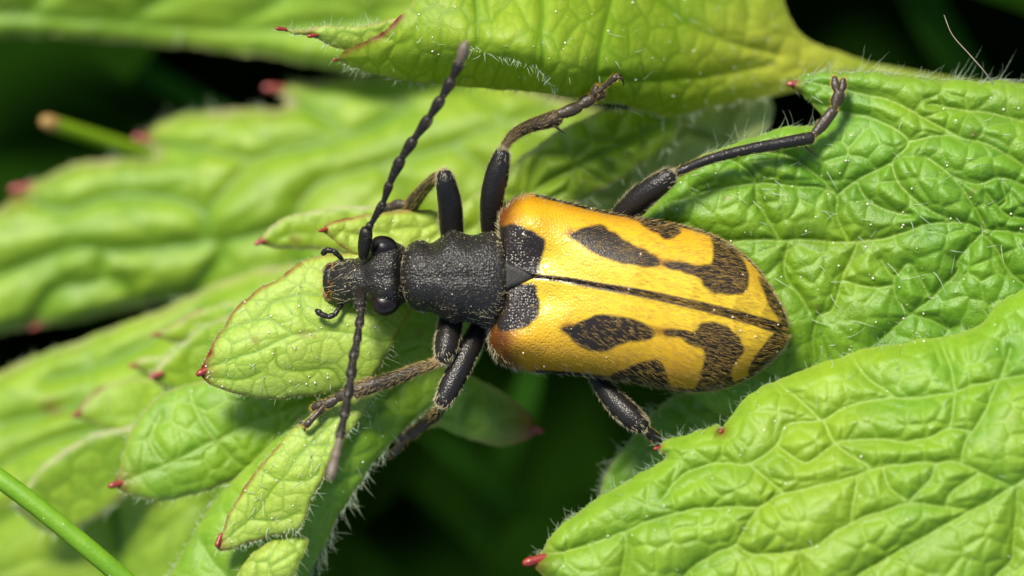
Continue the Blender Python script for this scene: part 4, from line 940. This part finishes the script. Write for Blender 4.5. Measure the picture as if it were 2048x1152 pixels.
# upper hind leg
leg([(1205, 480, -2.5, 16), (1240, 432, -2.1, 20), (1275, 400, -1.8, 25), (1310, 374, -1.55, 24), (1338, 354, -1.4, 19)],
    [(1346, 348, -1.45, 7.5), (1370, 338, -1.5, 9), (1420, 318, -1.65, 10), (1490, 300, -1.8, 11), (1560, 287, -1.95, 12), (1620, 276, -2.1, 13)],
    [[(1627, 270, -2.15, 8), (1645, 249, -2.2, 12), (1666, 222, -2.25, 11)], [(1669, 217, -2.25, 6.5), (1673, 202, -2.3, 12), (1679, 188, -2.3, 12)], [(1675, 184, -2.3, 7), (1671, 170, -2.35, 9), (1669, 157, -2.4, 6.5)], [(1681, 184, -2.3, 6), (1686, 172, -2.35, 8), (1686, 161, -2.4, 6.5)]],
    spurs=[[(1612, 294, -2.1, 3), (1622, 302, -2.2, 2.4), (1636, 312, -2.35, 0.6)]], seed=340, tib_n=900)
# lower fore leg
leg([(905, 610, -2.0, 22), (900, 650, -1.7, 25), (893, 690, -1.35, 24.5), (886, 716, -1.2, 17)],
    [(880, 722, -1.2, 8), (866, 728, -1.3, 10), (838, 738, -1.5, 12), (790, 756, -1.75, 14), (740, 772, -1.95, 16), (712, 781, -2.05, 16.5)],
    [[(704, 784, -2.1, 9), (690, 789, -2.15, 11.5), (676, 794, -2.2, 10.5)], [(672, 799, -2.2, 8), (662, 804, -2.25, 11), (652, 809, -2.25, 9.5)], [(650, 806, -2.25, 6), (638, 810, -2.25, 8.5), (627, 815, -2.3, 7)], [(650, 813, -2.3, 6), (642, 820, -2.3, 8), (636, 827, -2.3, 6)], [(646, 814, -2.2, 4.5), (630, 832, -2.15, 5.5), (613, 850, -2.15, 7.5)]],
    claw=[[(612, 850, -2.15, 4), (602, 846, -2.2, 3), (597, 838, -2.25, 2), (598, 831, -2.35, 0.6)], [(612, 851, -2.15, 4), (610, 857, -2.25, 2.6), (609, 863, -2.35, 0.8)]],
    seed=360, tib_mat='tarsus', tib_n=1300)
# lower middle leg
leg([(970, 630, -2.4, 17), (953, 668, -2.0, 21), (930, 712, -1.7, 23.5), (905, 765, -1.45, 23), (886, 802, -1.35, 18)],
    [(882, 812, -1.6, 9), (877, 822, -2.2, 12), (870, 830, -3.0, 14), (862, 836, -3.6, 14)],
    [[(858, 840, -3.7, 10), (846, 849, -3.9, 13), (836, 857, -4.0, 11)], [(836, 858, -4.0, 9), (824, 866, -4.15, 12), (814, 874, -4.25, 10)], [(812, 872, -4.25, 7), (802, 876, -4.3, 10), (794, 878, -4.4, 7)], [(812, 880, -4.25, 4.5), (800, 894, -4.3, 7), (784, 908, -4.4, 9)]],
    claw=[[(784, 908, -4.4, 4), (776, 911, -4.4, 3), (770, 908, -4.5, 0.8)], [(784, 909, -4.4, 4), (778, 917, -4.45, 2.6), (778, 922, -4.5, 0.8)]], seed=380)
# lower hind leg
leg([(1180, 725, -2.5, 13), (1198, 762, -2.3, 17), (1228, 800, -2.0, 23), (1258, 830, -1.8, 24), (1282, 850, -1.7, 19)],
    [(1289, 854, -1.75, 9), (1302, 868, -1.9, 10.5), (1322, 886, -2.2, 12), (1370, 925, -2.9, 13), (1420, 960, -3.6, 14)],
    [[(1426, 966, -3.7, 9), (1445, 980, -3.9, 12), (1462, 990, -4.1, 10)], [(1466, 992, -4.1, 8), (1480, 1000, -4.2, 12), (1492, 1006, -4.3, 9)]], seed=400)

# wing cases
SUT = [(1012, 546), (1030, 547), (1050, 550), (1072, 553), (1133, 560), (1198, 572), (1275, 585), (1351, 601), (1408, 614), (1466, 629), (1515, 643), (1553, 656), (1574, 667)]
UPPER = [((1013, 530), (1007, 505)), ((1030, 536), (999, 468)), ((1050, 543), (996, 438)), ((1066, 550), (1003, 415)), ((1082, 554), (1026, 396)), ((1102, 556), (1061, 387)), ((1133, 560), (1110, 397)), ((1198, 572), (1205, 421)), ((1275, 585), (1300, 437)), ((1351, 601), (1389, 457)), ((1408, 614), (1446, 480)), ((1466, 629), (1502, 522)), ((1515, 643), (1543, 575)), ((1550, 655), (1566, 616)), ((1570, 665), (1576, 648))]
LOWER = [((1013, 582), (1006, 600)), ((1028, 575), (995, 628)), ((1048, 566), (981, 656)), ((1066, 557), (975, 682)), ((1080, 556), (984, 709)), ((1098, 558), (1007, 731)), ((1128, 562), (1055, 744)), ((1196, 574), (1160, 752)), ((1273, 588), (1262, 767)), ((1349, 604), (1370, 783)), ((1406, 617), (1440, 779)), ((1464, 632), (1506, 752)), ((1513, 646), (1545, 721)), ((1548, 658), (1566, 698)), ((1569, 668), (1576, 674))]
def zp(pts):  # zoomed-view reading -> photo pixels
    return np.array([(950 + a / 2.618, 360 + b / 2.618) for a, b in pts])
SPOT_U = [zp(p) for p in (
    [(90, 250), (150, 238), (220, 233), (300, 268), (360, 310), (367, 360), (345, 430), (330, 490), (300, 520), (180, 520), (100, 500)],
    [(505, 285), (560, 250), (660, 236), (740, 280), (830, 340), (930, 385), (968, 425), (950, 452), (860, 450), (750, 437), (650, 395), (560, 340), (520, 310)],
    [(790, 178), (850, 185), (950, 200), (1060, 240), (1074, 280), (1010, 307), (950, 282), (890, 240), (830, 208)],
    [(975, 438), (1060, 428), (1150, 440), (1236, 440), (1247, 380), (1236, 290), (1300, 300), (1390, 385), (1425, 470), (1435, 540), (1400, 592), (1300, 602), (1230, 580), (1190, 552), (1180, 520), (1100, 490), (1020, 465)],
    [(1485, 505), (1550, 560), (1600, 640), (1640, 730), (1640, 800), (1600, 740), (1555, 680), (1515, 600)])]
SPOT_L = [zp(p) for p in (
    [(60, 640), (150, 560), (300, 540), (328, 600), (334, 680), (310, 742), (260, 772), (180, 792), (110, 770)],
    [(455, 785), (520, 758), (620, 713), (720, 708), (830, 728), (925, 780), (925, 830), (850, 842), (760, 862), (680, 897), (600, 892), (520, 852), (488, 810)],
    [(640, 1060), (700, 1025), (780, 988), (860, 958), (945, 938), (992, 980), (1008, 1045), (1010, 1110), (800, 1110)],
    [(985, 785), (1060, 778), (1150, 790), (1190, 753), (1260, 743), (1335, 780), (1393, 840), (1405, 900), (1356, 970), (1345, 1020), (1360, 1120), (1150, 1130), (1165, 1060), (1192, 980), (1197, 900), (1150, 872), (1080, 832), (1000, 817)],
    [(1440, 975), (1500, 880), (1550, 812), (1600, 780), (1660, 800), (1640, 890), (1560, 980), (1450, 1050)])]
def elytron(pairs, spots, sgn, seed):
    nt, nv = 26, 84
    Sx = spline([p[0] for p in pairs], nt); Ox = spline([p[1] for p in pairs], nt)
    T = np.linspace(0, 1, len(Sx))[:, None]; q = np.linspace(0, 1, nv)[None]; v = np.sin(q * np.pi / 2) ** 0.95
    # height of the suture and of the outer rim along the wing case
    L = np.cumsum(np.concatenate([[0], np.hypot(*np.diff(Sx, axis=0).T)])); L = (L / L[-1])[:, None]
    zs = np.interp(L, [0, 0.08, 0.25, 0.45, 0.65, 0.8, 0.9, 0.96, 1], [-0.36, -0.22, 0.02, 0.10, -0.02, -0.32, -0.75, -1.15, -1.55])
    zo = np.interp(T, [0, 0.1, 0.2, 0.3, 0.45, 0.7, 0.9, 1], [-1.0, -1.5, -1.9, -2.1, -2.15, -2.1, -2.0, -1.75])
    p = np.interp(T, [0, 0.1, 0.25, 0.4, 0.6, 1], [3.0, 3.6, 4.6, 3.3, 2.5, 2.2])
    X = Sx[:, :1] * (1 - v) + Ox[:, :1] * v; Y = Sx[:, 1:] * (1 - v) + Ox[:, 1:] * v
    Z = zs - (zs - zo) * (1 - np.sqrt(np.maximum(0, 1 - v ** p)) ** 1.0)
    hx, hy = (1064, 436) if sgn > 0 else (1040, 688)
    Z += 0.24 * np.exp(-((X - hx) / 40) ** 2 - ((Y - hy) / 34) ** 2)                    # shoulder
    Z -= 0.16 * np.exp(-((X - 1095) / 40) ** 2 - ((Y - (hy + 556 * 2) / 3) / 28) ** 2)     # hollow behind the scutellum
    Z += 0.035 * np.exp(-(v / 0.045) ** 2) - 0.05 * np.exp(-(v / 0.018) ** 2)             # raised seam
    Z += 0.03 * (noise2(X, Y, 60, seed) - 0.5)
    # turned-under rim
    Xr = Ox + (Sx - Ox) * 0.06; X = np.hstack([X, Xr[:, :1]]); Y = np.hstack([Y, Xr[:, 1:]]); Z = np.hstack([Z, zo - 0.22]); V_ = np.hstack([np.repeat(v, len(Sx), 0), np.full((len(Sx), 1), 1.0)])
    x, y = X.ravel(), Y.ravel(); dark = np.full(x.shape, -1.0)
    # blotches follow their own slightly uneven border
    wx = x + 5 * (noise2(x, y, 14, seed + 2) - 0.5); wy = y + 5 * (noise2(x, y, 14, seed + 3) - 0.5)
    for P in spots:
        O = outline([tuple(a) for a in P], 5); ins = inside(wx, wy, O); D, _, _ = seg_dist(wx, wy, O, np.roll(O, -1, 0))
        dark = np.maximum(dark, np.clip(np.where(ins, D, -D) / 8.0, -1, 1))
    SS = spline(SUT, 8); D, _, _ = seg_dist(x, y, SS[:-1], SS[1:])
    wid = np.interp(x, [1060, 1130, 1300, 1500, 1575], [4.5, 6, 8.5, 10, 12]); dark = np.maximum(dark, np.clip((wid - D) / 5.0, -1, 1))
    rim = (V_.ravel() - 0.965) / 0.02; dark = np.maximum(dark, np.where((x > 1070), np.clip(rim, -1, 1), -1))  # blackish outer edge, with the shade under the side painted in
    fr = np.clip((1052 - x) / 62, 0, 1) * np.clip(np.abs(y - 555) / 90 - 0.35, 0, 1) * 1.5
    br = np.clip(fr + 0.75 * np.clip((V_.ravel() - 0.86) / 0.14, 0, 1) * (x < 1330) * 0.7, 0, 1)
    for (ax, ay, bx, by) in ((1308, 520, 1340, 528), (1298, 661, 1334, 664), (1140, 652, 1128, 655), (1150, 470, 1140, 466)):
        D, _, _ = seg_dist(x, y, np.array([[ax, ay]], float), np.array([[bx, by]], float)); br = np.maximum(br, 0.8 * np.exp(-(D / 9) ** 2))
    ora = np.clip(V_.ravel() * 1.25 - 0.25 + np.clip((1120 - x) / 300, 0, 0.2) - np.clip((x - 1350) / 400, 0, 0.4) + 0.3 * (noise2(x, y, 50, seed + 5) - 0.5), 0, 1)
    P3 = W(x, y, Z.ravel()); n0, n1 = X.shape
    i = np.arange(n0 - 1)[:, None] * n1 + np.arange(n1 - 1)[None]; F = np.stack([i, i + n1, i + n1 + 1, i + 1], -1).reshape(-1, 4)
    if sgn > 0: F = F[:, ::-1]
    o = mesh_obj('wing_case', P3, F, M['elytra'], beetle, dict(dark=dark, brown=br, orange=ora, down=np.interp(x, [1080, 1300], [0, 1])))
    Nn = normals(o)
    if Nn[:, 2].mean() < 0:
        o.data.flip_normals()
    # golden down lying backwards, fanning to the rim
    d = np.zeros((len(x), 3)); vv = V_.ravel()
    d[:, 0] = 1.0; d[:, 1] = -0.2 + sgn * (0.75 * vv - 0.15) * np.interp(x, [1000, 1300, 1560], [1.0, 0.9, 0.1])
    gu = np.gradient(np.stack([X, Y], -1), axis=0); gv = np.gradient(np.stack([X, Y], -1), axis=1); area = np.abs(gu[..., 0] * gv[..., 1] - gu[..., 1] * gv[..., 0]); area = np.clip(area / np.percentile(area, 90), 0, 1).ravel()
    wgt = np.interp(x, [1000, 1080, 1200, 1330], [0.03, 0.06, 0.5, 1.0]); r = np.random.default_rng(seed)
    surf_hair(o, o, 6500, 19, d, 0.25, 0.14, 0.14, 'gold_hair', mask=(r.random(len(x)) < wgt * (area + 0.04) * np.append(np.ones(nv), 0)[None].repeat(len(Sx), 0).ravel()), seed=seed + 9)
    surf_hair(o, o, 500, 14, d, 0.45, 0.6, 0.2, 'pale_hair', mask=(vv > 0.93), seed=seed + 10)
    body_specks(o, o, 24, (1000, 390, 1570, 780), seed + 11)
    return o
elytron(UPPER, SPOT_U, 1, 500)
elytron(LOWER, SPOT_L, -1, 520)

# scutellum
pts = np.array([(1008, 528), (1020, 527), (1045, 536), (1062, 546), (1068, 554), (1061, 561), (1044, 569), (1022, 576), (1008, 578)], float)
O = spline(pts, 4, True); C0 = np.array([1030, 553.0]); Vs = []
for k in np.linspace(1, 0.02, 10):
    Qp = C0 + (O - C0) * k; Vs.append(W(Qp[:, 0], Qp[:, 1], -0.33 + 0.09 * (1 - k ** 6) - 0.05 * (Qp[:, 0] - 1030) / 40 * 0))
V = np.vstack([W(O[:, 0], O[:, 1], np.full(len(O), -0.7))] + Vs); n = len(O); i = np.arange(10)[:, None] * n + np.arange(n)[None]; j = np.arange(10)[:, None] * n + (np.arange(n)[None] + 1) % n
so = mesh_obj('scutellum', V, np.stack([i, i + n, j + n, j], -1).reshape(-1, 4), M['scutellum'], beetle)
if normals(so)[:, 2].mean() < 0: so.data.flip_normals()
